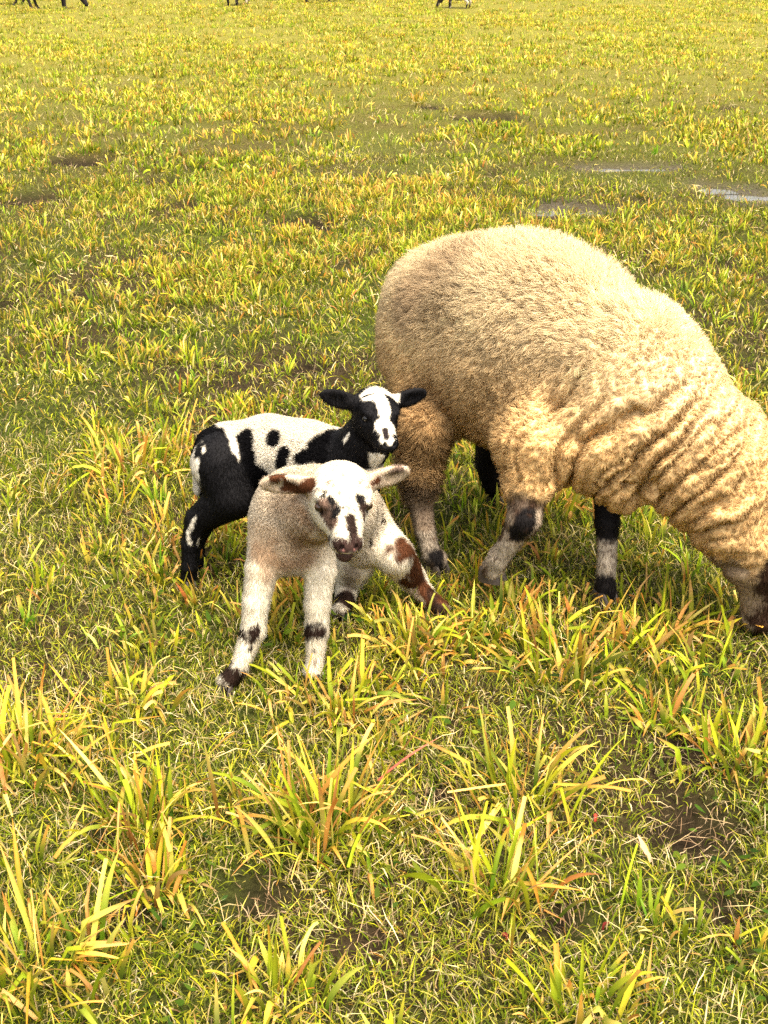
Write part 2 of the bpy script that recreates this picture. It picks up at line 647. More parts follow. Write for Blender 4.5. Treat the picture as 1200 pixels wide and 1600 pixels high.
_hr = np.random.default_rng(404)
for _ in range(46):                                   # small scrapes of dead brown tangle all over the field
    _px, _py = _hr.uniform(-60, 1260), 60 + 560 * _hr.random() ** 0.8
    HOLES.append((G(_px, _py)[:2], _hr.uniform(0.016, 0.045) * G(_px, _py)[1] / 2.6, _hr.uniform(0.01, 0.03)))
for _px, _py, _r in ((390, 1395, 0.06), (160, 1300, 0.06), (560, 1470, 0.05), (1060, 1180, 0.06), (215, 1420, 0.05), (680, 1240, 0.04), (1130, 1420, 0.05)):
    HOLES.append((G(_px, _py)[:2], _r, 0.012))


def hole_field(xy):
    d = np.zeros(xy.shape[:-1])
    for c, r, dep in HOLES:
        m = (np.abs(xy[..., 0] - c[0]) < r * 2) & (np.abs(xy[..., 1] - c[1]) < r * 2)
        if not m.any(): continue
        q = np.linalg.norm(xy[m] - c, axis=-1) / r + 0.45 * fbm(xy[m], 1.6 / r, 2, 77)
        d[m] = np.maximum(d[m], 1 - sstep(q, 0.4, 1.2))
    return d


def puddle_field(xy):
    d = np.full(xy.shape[:-1], 9.0)
    for c, rx, ry in PUDDLES:
        q = np.sqrt(((xy[..., 0] - c[0]) / rx) ** 2 + ((xy[..., 1] - c[1]) / (ry * 2.4)) ** 2)
        d = np.minimum(d, q + 0.35 * fbm(xy, 4.5, 3, 41))
    return d                                     # < 1 inside


def gz(xy):
    xy = np.asarray(xy, float)
    z = bumps(xy)
    for c, r, dep in HOLES:
        m = (np.abs(xy[..., 0] - c[0]) < r * 1.3) & (np.abs(xy[..., 1] - c[1]) < r * 1.3)
        if not m.any(): continue
        q = np.linalg.norm(xy[m] - c, axis=-1) / r
        z[m] = z[m] - dep * (1 - sstep(q, 0.3, 1.2))
    pf = puddle_field(xy)
    pw = 1 - sstep(pf, 0.6, 1.25)
    z = z * sstep(pf, 0.7, 1.6) + pw * (-0.024 + 0.016 * fbm(xy, 7.0, 3, 140))
    for c in FEET:
        q = np.linalg.norm(xy - c, axis=-1)
        z = z * sstep(q, 0.03, 0.22)
    return z


def build_ground():
    u = np.linspace(-1, 1, 250)
    xs = np.sinh(u * 7.2) / np.sinh(7.2) * 700
    v = np.linspace(0, 1, 330)
    ys = -3 + (np.sinh(v * 7.0) / np.sinh(7.0)) * 900
    ys = np.concatenate([[-400, -60, -12], ys])
    X, Y = np.meshgrid(xs, ys, indexing='ij')
    xy = np.stack([X, Y], -1).reshape(-1, 2)
    z = gz(xy)
    V = np.concatenate([xy, z[:, None]], 1)
    nx, ny = len(xs), len(ys)
    i, j = np.meshgrid(np.arange(nx - 1), np.arange(ny - 1), indexing='ij')
    a = (i * ny + j).ravel()
    F = np.stack([a, a + ny, a + ny + 1, a + 1], 1)
    m, n, l = new_mat("pasture_soil")
    out = n.new("ShaderNodeOutputMaterial"); pb = n.new("ShaderNodeBsdfPrincipled")
    at = n.new("ShaderNodeAttribute"); at.attribute_name = 'col'
    geo = n.new("ShaderNodeNewGeometry")
    nz = n.new("ShaderNodeTexNoise"); nz.inputs['Scale'].default_value = 55; nz.inputs['Detail'].default_value = 8
    nz.inputs['Roughness'].default_value = 0.7
    l.new(geo.outputs['Position'], nz.inputs['Vector'])
    mr = n.new("ShaderNodeMapRange"); mr.inputs['From Min'].default_value = 0.3; mr.inputs['From Max'].default_value = 0.7
    mr.inputs['To Min'].default_value = 0.45; mr.inputs['To Max'].default_value = 1.5
    l.new(nz.outputs['Fac'], mr.inputs['Value'])
    mx = n.new("ShaderNodeVectorMath"); mx.operation = 'SCALE'
    l.new(at.outputs['Color'], mx.inputs[0]); l.new(mr.outputs[0], mx.inputs['Scale'])
    l.new(mx.outputs[0], pb.inputs['Base Color'])
    bp = n.new("ShaderNodeBump"); bp.inputs['Strength'].default_value = 0.8; bp.inputs['Distance'].default_value = 0.012
    l.new(nz.outputs['Fac'], bp.inputs['Height']); l.new(bp.outputs[0], pb.inputs['Normal'])
    pb.inputs['Roughness'].default_value = 0.9
    pb.inputs['Specular IOR Level'].default_value = 0.04
    l.new(pb.outputs[0], out.inputs['Surface'])
    r = np.linalg.norm(xy, axis=1)
    soil = np.array([0.030, 0.021, 0.010]); moss = np.array([0.034, 0.040, 0.008]); far = np.array([0.14, 0.125, 0.022])
    k = sstep(fbm(xy, 2.6, 3, 3), -0.35, 0.3)[:, None]
    c = soil * (1 - k) + moss * k
    kf = sstep(r, 4, 20)[:, None]
    c = c * (1 - kf) + far * kf
    h = hole_field(xy)[:, None]
    c = c * (1 - h) + np.array([0.015, 0.010, 0.006]) * h
    pf = 1 - sstep(puddle_field(xy), 0.9, 1.4)[:, None]
    c = c * (1 - pf) + np.array([0.06, 0.05, 0.035]) * pf
    o = link('ground', mesh_np('ground', V, F, c), m)
    setprops(o, kind='structure', label='rough pasture soil and moss under the grass')
    # puddles
    m, n, l = new_mat("standing_water")
    out = n.new("ShaderNodeOutputMaterial"); pb = n.new("ShaderNodeBsdfPrincipled")
    pb.inputs['Base Color'].default_value = (0.06, 0.055, 0.045, 1); pb.inputs['Roughness'].default_value = 0.2
    pb.inputs['IOR'].default_value = 1.33; pb.inputs['Specular IOR Level'].default_value = 0.5
    nz = n.new("ShaderNodeTexNoise"); nz.inputs['Scale'].default_value = 14
    geo = n.new("ShaderNodeNewGeometry"); l.new(geo.outputs['Position'], nz.inputs['Vector'])
    bp = n.new("ShaderNodeBump"); bp.inputs['Strength'].default_value = 0.12; bp.inputs['Distance'].default_value = 0.01
    l.new(nz.outputs['Fac'], bp.inputs['Height']); l.new(bp.outputs[0], pb.inputs['Normal'])
    l.new(pb.outputs[0], out.inputs['Surface'])
    for ip, (c, rx, ry) in enumerate(PUDDLES):
        a = np.linspace(0, 2 * math.pi, 40, endpoint=False)
        ring = np.stack([c[0] + 1.35 * rx * np.cos(a), c[1] + 1.35 * 2.4 * ry * np.sin(a), np.full(40, -0.019 + 0.0008 * ip)], 1)
        V = np.concatenate([[[c[0], c[1], -0.019 + 0.0008 * ip]], ring])
        F = np.array([[0, 1 + i, 1 + (i + 1) % 40] for i in range(40)])
        o = link('puddle', mesh_np('puddle', V, F), m)
        setprops(o, kind='structure', label='shallow puddle of pale water lying in the grass')


# ------------------------------------------------------------------ grass blades
def blades(base, az, L, w, a0, bend, cb, ct, levels=4, wide=False, kink=None, twist=None, rng=RNG, power=1.0, tip_at=0.55, blunt=None, dry=0.0):
    """ribbons that arch over. cb, ct: base and tip colours. Returns V, list of F, colours."""
    n = len(base)
    t = np.linspace(0, 1, levels + 1)
    pts = np.zeros((n, levels + 1, 3)); pts[:, 0] = base
    hx, hy = np.cos(az), np.sin(az)
    ang = np.zeros((n, levels + 1))
    for i in range(1, levels + 1):
        a = a0 + bend * (((i - 0.5) / levels) ** power)
        if kink is not None:
            a = a + np.where(t[i] > kink[0], kink[1], 0)
        a = np.minimum(a, 2.75)
        st = L / levels
        pts[:, i, 0] = pts[:, i - 1, 0] + hx * np.sin(a) * st
        pts[:, i, 1] = pts[:, i - 1, 1] + hy * np.sin(a) * st
        pts[:, i, 2] = pts[:, i - 1, 2] + np.cos(a) * st
        ang[:, i] = a
    ang[:, 0] = a0
    fl = base[:, 2][:, None] + 0.003 + 0.012 * rng.random((n, 1))
    lowm = (pts[:, :, 2] < fl); lowm[:, 0] = False
    pts[:, :, 2] = np.where(lowm, fl, pts[:, :, 2])
    tw = (twist if twist is not None else 0.5 * rng.normal(size=n))
    side0 = np.stack([-hy, hx, np.zeros(n)], 1)
    prof = np.where(t < 0.45, 0.62 + 0.38 * t / 0.45, 1 - ((np.maximum(t, 0.45) - 0.45) / 0.55) ** 1.8)
    if blunt is not None:
        prof = np.where(blunt[:, None], np.maximum(prof[None], np.where(t > 0.5, 0.72, 0.6)[None]), prof[None])
    else: prof = np.broadcast_to(prof, (n, levels + 1))
    prof = np.maximum(prof, 0.05)
    nrmv = np.stack([np.cos(ang) * hx[:, None], np.cos(ang) * hy[:, None], -np.sin(ang)], -1)   # faces forward/down
    twl = tw[:, None] * (0.3 + t[None])
    side = side0[:, None] * np.cos(twl)[..., None] + nrmv * np.sin(twl)[..., None]
    hw = (w[:, None] * 0.5 * prof)[..., None]
    ctt = sstep(t, tip_at - 0.35, tip_at + 0.4)[None, :, None]
    colr = cb[:, None] * (1 - ctt) + ct[:, None] * ctt
    if wide:
        mid = pts + nrmv * hw * 0.5
        V = np.stack([pts - side * hw, mid, pts + side * hw], 2)       # n, lv, 3, 3
        k = 3
    else:
        V = np.stack([pts - side * hw, pts + side * hw], 2)
        k = 2
    if dry > 0:                                           # withered brown tips
        dm = ((rng.random(n) < dry)[:, None] * sstep(t[None] + 0.25 * rng.random((n, 1)), 0.72, 0.98))[..., None]
        colr = colr * (1 - dm) + pick(ORANGE, n, rng)[:, None] * 0.8 * dm
    colr = np.repeat(colr[:, :, None], k, 2)
    if wide: colr[:, :, 1] *= 1.12
    Vf = V.reshape(-1, 3); cf = colr.reshape(-1, 3)
    b = (np.arange(n) * (levels + 1) * k)[:, None]
    rows = []
    for i in range(levels):
        for j in range(k - 1):
            rows.append(np.concatenate([b + i * k + j, b + i * k + j + 1, b + (i + 1) * k + j + 1, b + (i + 1) * k + j], 1))
    F = np.concatenate(rows)
    return Vf, F, cf


def merge(parts):
    V, F, Cc, o = [], [], [], 0
    for v, f, c in parts:
        V.append(v); F.append(f + o); Cc.append(c); o += len(v)
    return np.concatenate(V), np.concatenate(F), np.concatenate(Cc)


GREENS = np.array([[0.070, 0.135, 0.006], [0.135, 0.200, 0.008], [0.036, 0.078, 0.006], [0.21, 0.255, 0.010]])
YELLOW = np.array([[0.58, 0.465, 0.040], [0.42, 0.40, 0.018], [0.76, 0.61, 0.15], [0.33, 0.35, 0.013]])
ORANGE = np.array([[0.58, 0.27, 0.050], [0.52, 0.19, 0.03], [0.66, 0.40, 0.12], [0.52, 0.30, 0.07]])
DULL = np.array([[0.25, 0.225, 0.075], [0.17, 0.18, 0.045], [0.36, 0.30, 0.13], [0.15, 0.165, 0.04]])
STRAW = np.array([[0.62, 0.48, 0.23], [0.48, 0.35, 0.16], [0.72, 0.60, 0.34], [0.20, 0.12, 0.055]])


def pick(pal, n, rng, var=0.22):
    c = pal[rng.integers(0, len(pal), n)]
    mix = pal[rng.integers(0, len(pal), n)]
    k = rng.random((n, 1)) * 0.5
    return (c * (1 - k) + mix * k) * (1 + var * rng.normal(size=(n, 1))).clip(0.3, 1.8)


def blade_colours(n, rng, yellow=0.5, orange=0.25):
    """base colour and tip colour of coarse blades"""
    r = rng.random(n)
    g = pick(GREENS, n, rng); y = pick(YELLOW, n, rng); o = pick(ORANGE, n, rng)
    isy = (r < yellow)[:, None]; iso = (rng.random(n) < orange * 0.9)[:, None]; dead = (rng.random(n) < orange * 0.28)[:, None]
    cb = np.where(isy, 0.55 * y + 0.45 * g, g)
    ct = np.where(isy, y, 0.6 * g + 0.4 * y)
    ct = np.where(iso, 0.8 * o + 0.2 * y, ct)
    cb = np.where(dead, 0.75 * o, cb); ct = np.where(dead, o * 0.95 + 0.03, ct)
    return cb, ct


def scatter(n, d0, d1, p, rng):
    """points in the wedge, density falling as distance^-p"""
    # area element ~ d dd  -> pdf(d) ~ d^(1-p)
    e = 2 - p
    u = rng.random(n)
    if abs(e) < 1e-6: d = d0 * (d1 / d0) ** u
    else: d = (d0 ** e + u * (d1 ** e - d0 ** e)) ** (1 / e)
    x = (rng.random(n) * 2 - 1) * (0.38 * (d + 0.9) + 0.3)
    return np.stack([x, d], 1)


def tuft_blades(c, nb, L0, rng, spread=0.04, wmean=0.006, yellow=0.5, orange=0.3, upright=0.35, levels=7, dry=0.0):
    base = np.stack([c[0] + spread * rng.normal(size=nb), c[1] + spread * rng.normal(size=nb)], 1)
    z = gz(base) - 0.004
    base = np.concatenate([base, z[:, None]], 1)
    out = np.arctan2(base[:, 1] - c[1], base[:, 0] - c[0])
    az = out + 0.9 * rng.normal(size=nb)
    thin = rng.random(nb) < 0.5
    L = L0 * np.where(thin, 0.3 + 0.6 * rng.random(nb), 0.45 + 0.75 * rng.random(nb))
    w = wmean * np.where(thin, 0.25 + 0.3 * rng.random(nb), 0.6 + 0.6 * rng.random(nb))
    a0 = np.abs(upright * 1.15 * rng.normal(size=nb)) + 0.06
    bend = np.abs(0.45 + 0.9 * rng.normal(size=nb)) * (0.5 + 0.9 * rng.random(nb))
    cb, ct = blade_colours(nb, rng, yellow, orange)
    red = (rng.random(nb) < 0.10)[:, None]
    cb = np.where(red, np.array([0.26, 0.12, 0.025]), cb)
    kk = np.where(rng.random(nb) < 0.3, 0.3 + 0.45 * rng.random(nb), 2.0)
    kv = 0.9 + 1.0 * rng.random(nb)
    return blades(base, az, L, w, a0, bend, cb, ct, levels, True, (kk, kv), 0.7 * rng.normal(size=nb), rng, 1.4, 0.3 + 0.4 * rng.random(),
                  blunt=rng.random(nb) < 0.35, dry=dry)


def clear_of_feet(xy, r):
    k = np.ones(len(xy), bool)
    for c in FEET: k &= np.linalg.norm(xy - c, axis=1) > r
    return k


def build_grass():
    rng = np.random.default_rng(11)
    # --- fine turf
    parts = []
    for n, d0, d1, p, lv, ws in ((225000, 1.0, 3.6, 1.2, 2, 0.85), (135000, 3.6, 9.0, 1.4, 2, 1.4), (120000, 8.5, 34.0, 1.4, 1, 3.0)):
        xy = scatter(n, d0, d1, p, rng)
        den = 0.85 + 0.4 * fbm(xy, 2.2, 3, 21)
        den = den * (1 - 0.9 * hole_field(xy)) * (0.5 + 0.5 * sstep(puddle_field(xy), 0.3, 1.1))
        xy = xy[rng.random(len(xy)) < den]
        n = len(xy)
        base = np.concatenate([xy, gz(xy)[:, None] - 0.002], 1)
        az = rng.random(n) * 2 * math.pi
        L = (0.014 + 0.040 * rng.random(n) ** 2.0) * (1 + 0.5 * (ws > 1.5))
        w = (0.0014 + 0.0016 * rng.random(n)) * ws
        a0 = 0.25 + 0.55 * rng.random(n); bend = 0.2 + 1.1 * rng.random(n)
        patch = sstep(fbm(xy, 1.3, 3, 55), -0.3, 0.35)
        g = pick(GREENS, n, rng, 0.35) * 0.58; y = pick(YELLOW, n, rng, 0.3) * 0.86; s = pick(STRAW, n, rng, 0.3) * 0.72
        r = rng.random(n)
        yl = 0.20 + 0.20 * patch + 0.10 * sstep(xy[:, 1], 6, 16)
        cb = np.where((r < yl)[:, None], 0.5 * y + 0.5 * g, g)
        ct = np.where((r < yl)[:, None], y, 0.75 * g + 0.25 * y)
        st = (rng.random(n) < 0.13)[:, None]
        dull = (rng.random(n) < 0.18)[:, None]
        dc = pick(DULL, n, rng, 0.3)
        cb = np.where(dull, dc * 0.7, cb); ct = np.where(dull, dc, ct)
        orx = (rng.random(n) < 0.05)[:, None]
        ct = np.where(orx, pick(ORANGE, n, rng) * 0.8, ct)
        cb = np.where(st, s * 0.7, cb); ct = np.where(st, s, ct)
        parts.append(blades(base, az, L, w, a0, bend, cb, ct, lv, False, None, None, rng))
    V, F, c = merge(parts)
    o = link('short_grass', mesh_np('short_grass', V, F, c), M_TURF)
    setprops(o, kind='stuff', label='short green and yellow turf covering the pasture')
    # --- dead straw lying in the turf
    parts = []
    for n, d0, d1, ws in ((34000, 1.0, 4.0, 0.75), (34000, 4.0, 18.0, 1.6)):
        xy = scatter(n, d0, d1, 1.2, rng)
        hf = hole_field(xy)
        den = 0.6 * sstep(fbm(xy, 2.9, 3, 91), -0.25, 0.5) + 1.2 * hf
        k = rng.random(n) < den * sstep(puddle_field(xy), 0.6, 1.1)
        xy = xy[k]; n = len(xy); hf = hf[k][:, None]
        base = np.concatenate([xy, gz(xy)[:, None] + 0.004 + 0.014 * rng.random((n, 1))], 1)
        az = rng.random(n) * 2 * math.pi
        L = 0.02 + 0.06 * rng.random(n) ** 1.8
        w = (0.0011 + 0.0015 * rng.random(n)) * ws
        a0 = 1.0 + 0.6 * rng.random(n); bend = 1.7 * rng.normal(size=n)
        s = pick(STRAW, n, rng, 0.25)
        brown = pick(np.array([[0.17, 0.095, 0.05], [0.26, 0.16, 0.09], [0.09, 0.05, 0.028], [0.42, 0.30, 0.18]]), n, rng, 0.25)
        s = s * (1 - 0.85 * hf) + brown * 0.85 * hf
        parts.append(blades(base, az, L, w, a0, bend, s * 0.85, s, 3, False, None, None, rng))
    V, F, c = merge(parts)
    o = link('dead_grass', mesh_np('dead_grass', V, F, c), M_STRAW)
    setprops(o, kind='stuff', label='pale dead stems lying flat in the turf')
    # --- coarse tufts scattered over the field
    parts = []
    specs = ((640, 1.0, 3.4, 0.9, 14, 0.075, 0.0064, 4), (3000, 3.4, 8.0, 1.0, 13, 0.064, 0.0064, 3), (12500, 8.0, 33.0, 1.15, 8, 0.066, 0.0115, 3))
    for nt, d0, d1, p, nb, L0, wm, lv in specs:
        xy = scatter(nt * 2, d0, d1, p, rng)
        den = (0.12 + 0.88 * sstep(fbm(xy, 1.1, 3, 63), -0.35, 0.2)) * (0.45 + 0.55 * sstep(xy[:, 1], 2.2, 3.6))
        den = np.maximum(den, sstep(xy[:, 1], 9, 15) * 0.8) * (0.3 + 0.8 * sstep(fbm(xy, 0.6, 4, 88), -0.3, 0.2))
        den = den * (1 - hole_field(xy)) * (0.3 + 0.7 * sstep(puddle_field(xy), 0.5, 1.2))
        xy = xy[rng.random(len(xy)) < den][:nt]
        if d0 < 3:
            # thicker growth round the animals' feet and behind the black and white lamb
            more = [G(rng.uniform(180, 1190), rng.uniform(880, 1030))[:2] for _ in range(70)]
            more += [G(rng.uniform(120, 430), rng.uniform(650, 900))[:2] for _ in range(34)]
            more += [G(rng.uniform(690, 1100), rng.uniform(770, 900))[:2] for _ in range(26)]
            xy = np.concatenate([xy, np.array(more)])
            xy = xy[clear_of_feet(xy, 0.045)]
        nt = len(xy)
        cnt = rng.integers(max(3, nb - 5), nb + 6, nt)
        ti = np.repeat(np.arange(nt), cnt)
        n = len(ti)
        sp = (0.022 + 0.018 * sstep(xy[:, 1], 4, 12)) * (0.6 + 0.8 * rng.random(nt))
        off = rng.normal(size=(n, 2)) * sp[ti][:, None]
        bxy = xy[ti] + off
        base = np.concatenate([bxy, gz(bxy)[:, None] - 0.003], 1)
        az = np.arctan2(off[:, 1], off[:, 0]) + 0.9 * rng.normal(size=n)
        ts = (0.55 + 0.8 * rng.random(nt))[ti]
        L = L0 * ts * (0.5 + 0.7 * rng.random(n)); w = wm * (0.6 + 0.8 * rng.random(n))
        a0 = np.abs(0.32 * rng.normal(size=n)) + 0.08; bend = np.abs(0.25 + 0.65 * rng.normal(size=n))
        tone = fbm(xy, 0.8, 2, 71)[ti]
        far = sstep(xy[:, 1], 5, 16)[ti]
        cb, ct = blade_colours(n, rng, 0.34 + 0.30 * tone + 0.20 * far, (0.18 + 0.14 * tone) * (1 - 0.45 * far))
        br = (1 + 0.22 * rng.normal(size=nt)).clip(0.5, 1.5)[ti][:, None] * (1 + np.array([0.10, -0.04, 0.0]) * rng.normal(size=nt)[ti][:, None]).clip(0.7, 1.3)
        cb = cb * br * 0.85; ct = ct * br
        parts.append(blades(base, az, L, w, a0, bend, cb, ct, lv, False, None, 0.8 * rng.normal(size=n), rng, 1.3, 0.5, blunt=rng.random(n) < 0.4, dry=0.25 if d0 < 8 else 0.10))
    V, F, c = merge(parts)
    o = link('coarse_grass', mesh_np('coarse_grass', V, F, c), M_BLADE)
    setprops(o, kind='stuff', label='coarse yellow-green grass tufts scattered over the pasture')
    # --- small round-leaved weeds in the turf near the camera
    n = 3600
    xy = scatter(n, 1.1, 4.0, 1.3, rng)
    xy = xy[fbm(xy, 3.0, 2, 101) > 0.12]; n = len(xy)
    a = rng.random(n) * 2 * math.pi
    r = 0.003 + 0.004 * rng.random(n)
    ctr = np.concatenate([xy, gz(xy)[:, None] + 0.010 + 0.018 * rng.random((n, 1))], 1)
    tilt = 0.5 * rng.normal(size=(n, 2))
    ang = np.linspace(0, 2 * math.pi, 8, endpoint=False)
    ex = 1 + 0.7 * (np.cos(ang) > 0.9)
    loc = np.stack([np.cos(ang) * ex * 1.35, np.sin(ang) * 0.85], 1)
    X = loc[None, :, 0] * np.cos(a)[:, None] - loc[None, :, 1] * np.sin(a)[:, None]
    Y = loc[None, :, 0] * np.sin(a)[:, None] + loc[None, :, 1] * np.cos(a)[:, None]
    Z = X * tilt[:, :1] + Y * tilt[:, 1:]
    V = ctr[:, None] + np.stack([X, Y, Z], -1) * r[:, None, None]
    F4 = np.array([[0, 1, 2, 3], [0, 3, 4, 7], [4, 5, 6, 7]])
    F = (np.arange(n)[:, None, None] * 8 + F4[None]).reshape(-1, 4)
    cc = np.repeat(pick(GREENS, n, rng, 0.2) * np.array([0.55, 0.55, 1.2]), 8, 0)
    o = link('clover', mesh_np('clover', V.reshape(-1, 3), F, cc, False), M_TURF)
    setprops(o, kind='stuff', label='small round leaved weeds growing between the grass blades')


# prominent tufts: (px, py of the foot, blades, length, spread, yellow, orange, label)
TUFTS = [
    (510, 1300, 58, 0.185, 0.040, 0.62, 0.28, 'big yellow-green grass tuft in the middle, below the speckled lamb'),
    (232, 1290, 34, 0.190, 0.030, 0.45, 0.30, 'tall grass tuft with arching blades, left of the big middle tuft'),
    (245, 1390, 22, 0.120, 0.024, 0.55, 0.45, 'low orange-tipped tuft just below the tall arching tuft at left'),
    (40, 1190, 60, 0.150, 0.050, 0.60, 0.30, 'dense yellow grass tuft cut by the left edge of the picture'),
    (205, 735, 60, 0.150, 0.070, 0.60, 0.30, 'wide yellow tuft growing left of the black and white lamb'),
    (530, 1110, 44, 0.125, 0.055, 0.60, 0.35, 'bright green and orange tuft right below the front hooves of the speckled lamb'),
    (655, 1015, 50, 0.105, 0.055, 0.50, 0.35, 'upright cropped tuft beside the brown hind leg of the speckled lamb'),
    (780, 985, 40, 0.105, 0.045, 0.50, 0.35, 'tuft growing below the bent foreleg of the ewe'),
    (885, 1040, 54, 0.130, 0.055, 0.55, 0.40, 'thick orange-tipped tuft below the straight foreleg of the ewe'),
    (810, 1250, 30, 0.170, 0.030, 0.55, 0.30, 'tuft with long yellow blades right of the big middle tuft'),
    (775, 1400, 26, 0.165, 0.028, 0.60, 0.35, 'tall leaning tuft with pale upright blades, lower right of the middle'),
    (1035, 1000, 40, 0.110, 0.045, 0.50, 0.35, 'tuft between the straight foreleg and the muzzle of the ewe'),
    (1160, 1190, 40, 0.110, 0.045, 0.60, 0.25, 'yellow tuft at the right edge below the muzzle of the ewe'),
    (435, 1560, 28, 0.095, 0.032, 0.70, 0.35, 'short bright yellow tuft at the bottom, left of centre'),
    (60, 1530, 40, 0.160, 0.045, 0.50, 0.40, 'tall tuft with orange-tipped blades in the bottom left corner'),
    (205, 1100, 26, 0.105, 0.035, 0.50, 0.45, 'small green and orange tuft left of the front hooves of the speckled lamb'),
    (1030, 1130, 24, 0.100, 0.035, 0.55, 0.35, 'small upright tuft left of the right edge, above the bare soil patch'),
    (905, 1590, 26, 0.110, 0.035, 0.60, 0.30, 'tuft with orange-tipped blades at the bottom edge, right of centre'),
    (860, 800, 40, 0.120, 0.060, 0.45, 0.55, 'orange and green tuft growing between the forelegs of the ewe'),
    (350, 830, 40, 0.090, 0.050, 0.55, 0.25, 'low green tuft beneath the belly of the black and white lamb'),
]


def build_tufts():
    rng = np.random.default_rng(23)
    for px, py, nb, L0, sp, ye, ora, lab in TUFTS:
        c = G(px, py)[:2]
        v, f, cc = tuft_blades(c, int(nb * 3.2), L0, rng, sp * 1.2, 0.0094, ye * 0.75, ora * 1.1, dry=0.35)
        o = link('grass_tuft', mesh_np('grass_tuft', v - np.array([c[0], c[1], 0]), f, cc), M_BLADE)
        o.location = (c[0], c[1], 0)
        setprops(o, lab, 'grass tuft', 'large grass tufts standing out of the turf')


# ------------------------------------------------------------------ far sheep, cut by the top of the picture
def sheep_rig(B, base, az, S, wool_z=0.0):
    f = np.array([math.cos(az), math.sin(az), 0]); s = np.array([-f[1], f[0], 0]); u = np.array([0, 0, 1.0])
    L = lambda a, b, c: np.asarray(base) + S * (f * a + s * b + u * c)
    ax = np.stack([f, s, u])
    B.ell(L(-0.22, 0, 0.50), S * np.array([0.26, 0.19, 0.21]), ax, 0.06, 'w')
    B.ell(L(0.0, 0, 0.47), S * np.array([0.33, 0.20, 0.22]), ax, 0.06, 'w')
    B.ell(L(0.25, 0, 0.50), S * np.array([0.22, 0.17, 0.20]), ax, 0.06, 'w')
    B.cone(L(0.36, 0, 0.52), L(0.58, 0, 0.26), S * 0.13, S * 0.085, 0.05, 'w')
    B.cone(L(0.60, 0, 0.24), L(0.70, 0, 0.07), S * 0.07, S * 0.042, 0.03, 'b')
    for sg in (-1, 1):
        e = L(0.58, sg * 0.06, 0.29)
        B.ell(e + s * sg * 0.06 * S, S * np.array([0.012, 0.07, 0.028]), ax, 0.012, 'b')
    feet = []
    for a, b, rear in ((0.30, -0.09, 0), (0.24, 0.09, 0), (-0.34, -0.1, 1), (-0.26, 0.1, 1)):
        if rear:
            B.chain([L(a + 0.05, b, 0.42), L(a + 0.06, b, 0.30), L(a - 0.05, b, 0.21), L(a - 0.01, b, 0.06), L(a + 0.01, b, 0.035)], S * np.array([0.10, 0.055, 0.032, 0.024, 0.026]), 0.025, 'b')
        else:
            B.chain([L(a, b, 0.40), L(a - 0.02, b, 0.30), L(a, b, 0.19), L(a, b, 0.06), L(a + 0.01, b, 0.035)], S * np.array([0.07, 0.04, 0.03, 0.023, 0.026]), 0.025, 'b')
        feet.append(L(a + 0.02, b, 0))
    return f, feet


def build_far_sheep():
    rng = np.random.default_rng(5)
    group = 'distant sheep cut off by the top edge of the picture'
    spec = [
        (8, 7, 3.05, 1.0, 0, 'dark-legged distant sheep cut off by the top left corner'),
        (78, 13, 0.1, 1.0, 0, 'black-legged distant sheep walking, second from the top left corner'),
        (371, 8, 1.35, 1.0, 1, 'distant sheep with pale and black legs close together at the top, left of centre'),
        (500, 4, 0.45, 1.0, 0, 'farthest black-legged sheep at the top, just left of centre'),
        (716, 13, 3.0, 0.60, 2, 'distant low-bellied black sheep with pale legs at the top, right of centre'),
    ]
    for px, py, az, S, kind, lab in spec:
        b = G(px, py)
        b[2] = float(gz(b[:2][None])[0])
        B = Body()
        f, feet = sheep_rig(B, b, az, S)
        V, F = B.mesh(0.022)
        dark = np.array([0.02, 0.016, 0.015]); pale = np.array([0.5, 0.42, 0.3])
        wool = B.dist(V, 'b') > B.dist(V, 'w')
        k = sstep(fbm(V, 9.0, 2, 13 + kind), 0.0, 0.15)[:, None] if kind else np.zeros((len(V), 1))
        col = dark * (1 - k) + pale * k
        wc = dark if kind == 2 else (pale * 0.85 if kind == 1 else dark * 1.6)
        col = np.where(wool[:, None], wc, col)
        col = col * (1 + 0.2 * fbm(V, 40, 2, 3))[:, None]
        root = empty('sheep', b, label=lab, cat='sheep', group=group)
        N = vnormals(V, F)
        V = V + N * (0.012 * fbm(V, 22, 2, 8) * wool)[:, None]
        link('body', mesh_np('body', V, F, col), M_SKIN, root)
        for q in feet:
            hoof(root, q, f, 0.028 * S, rng)


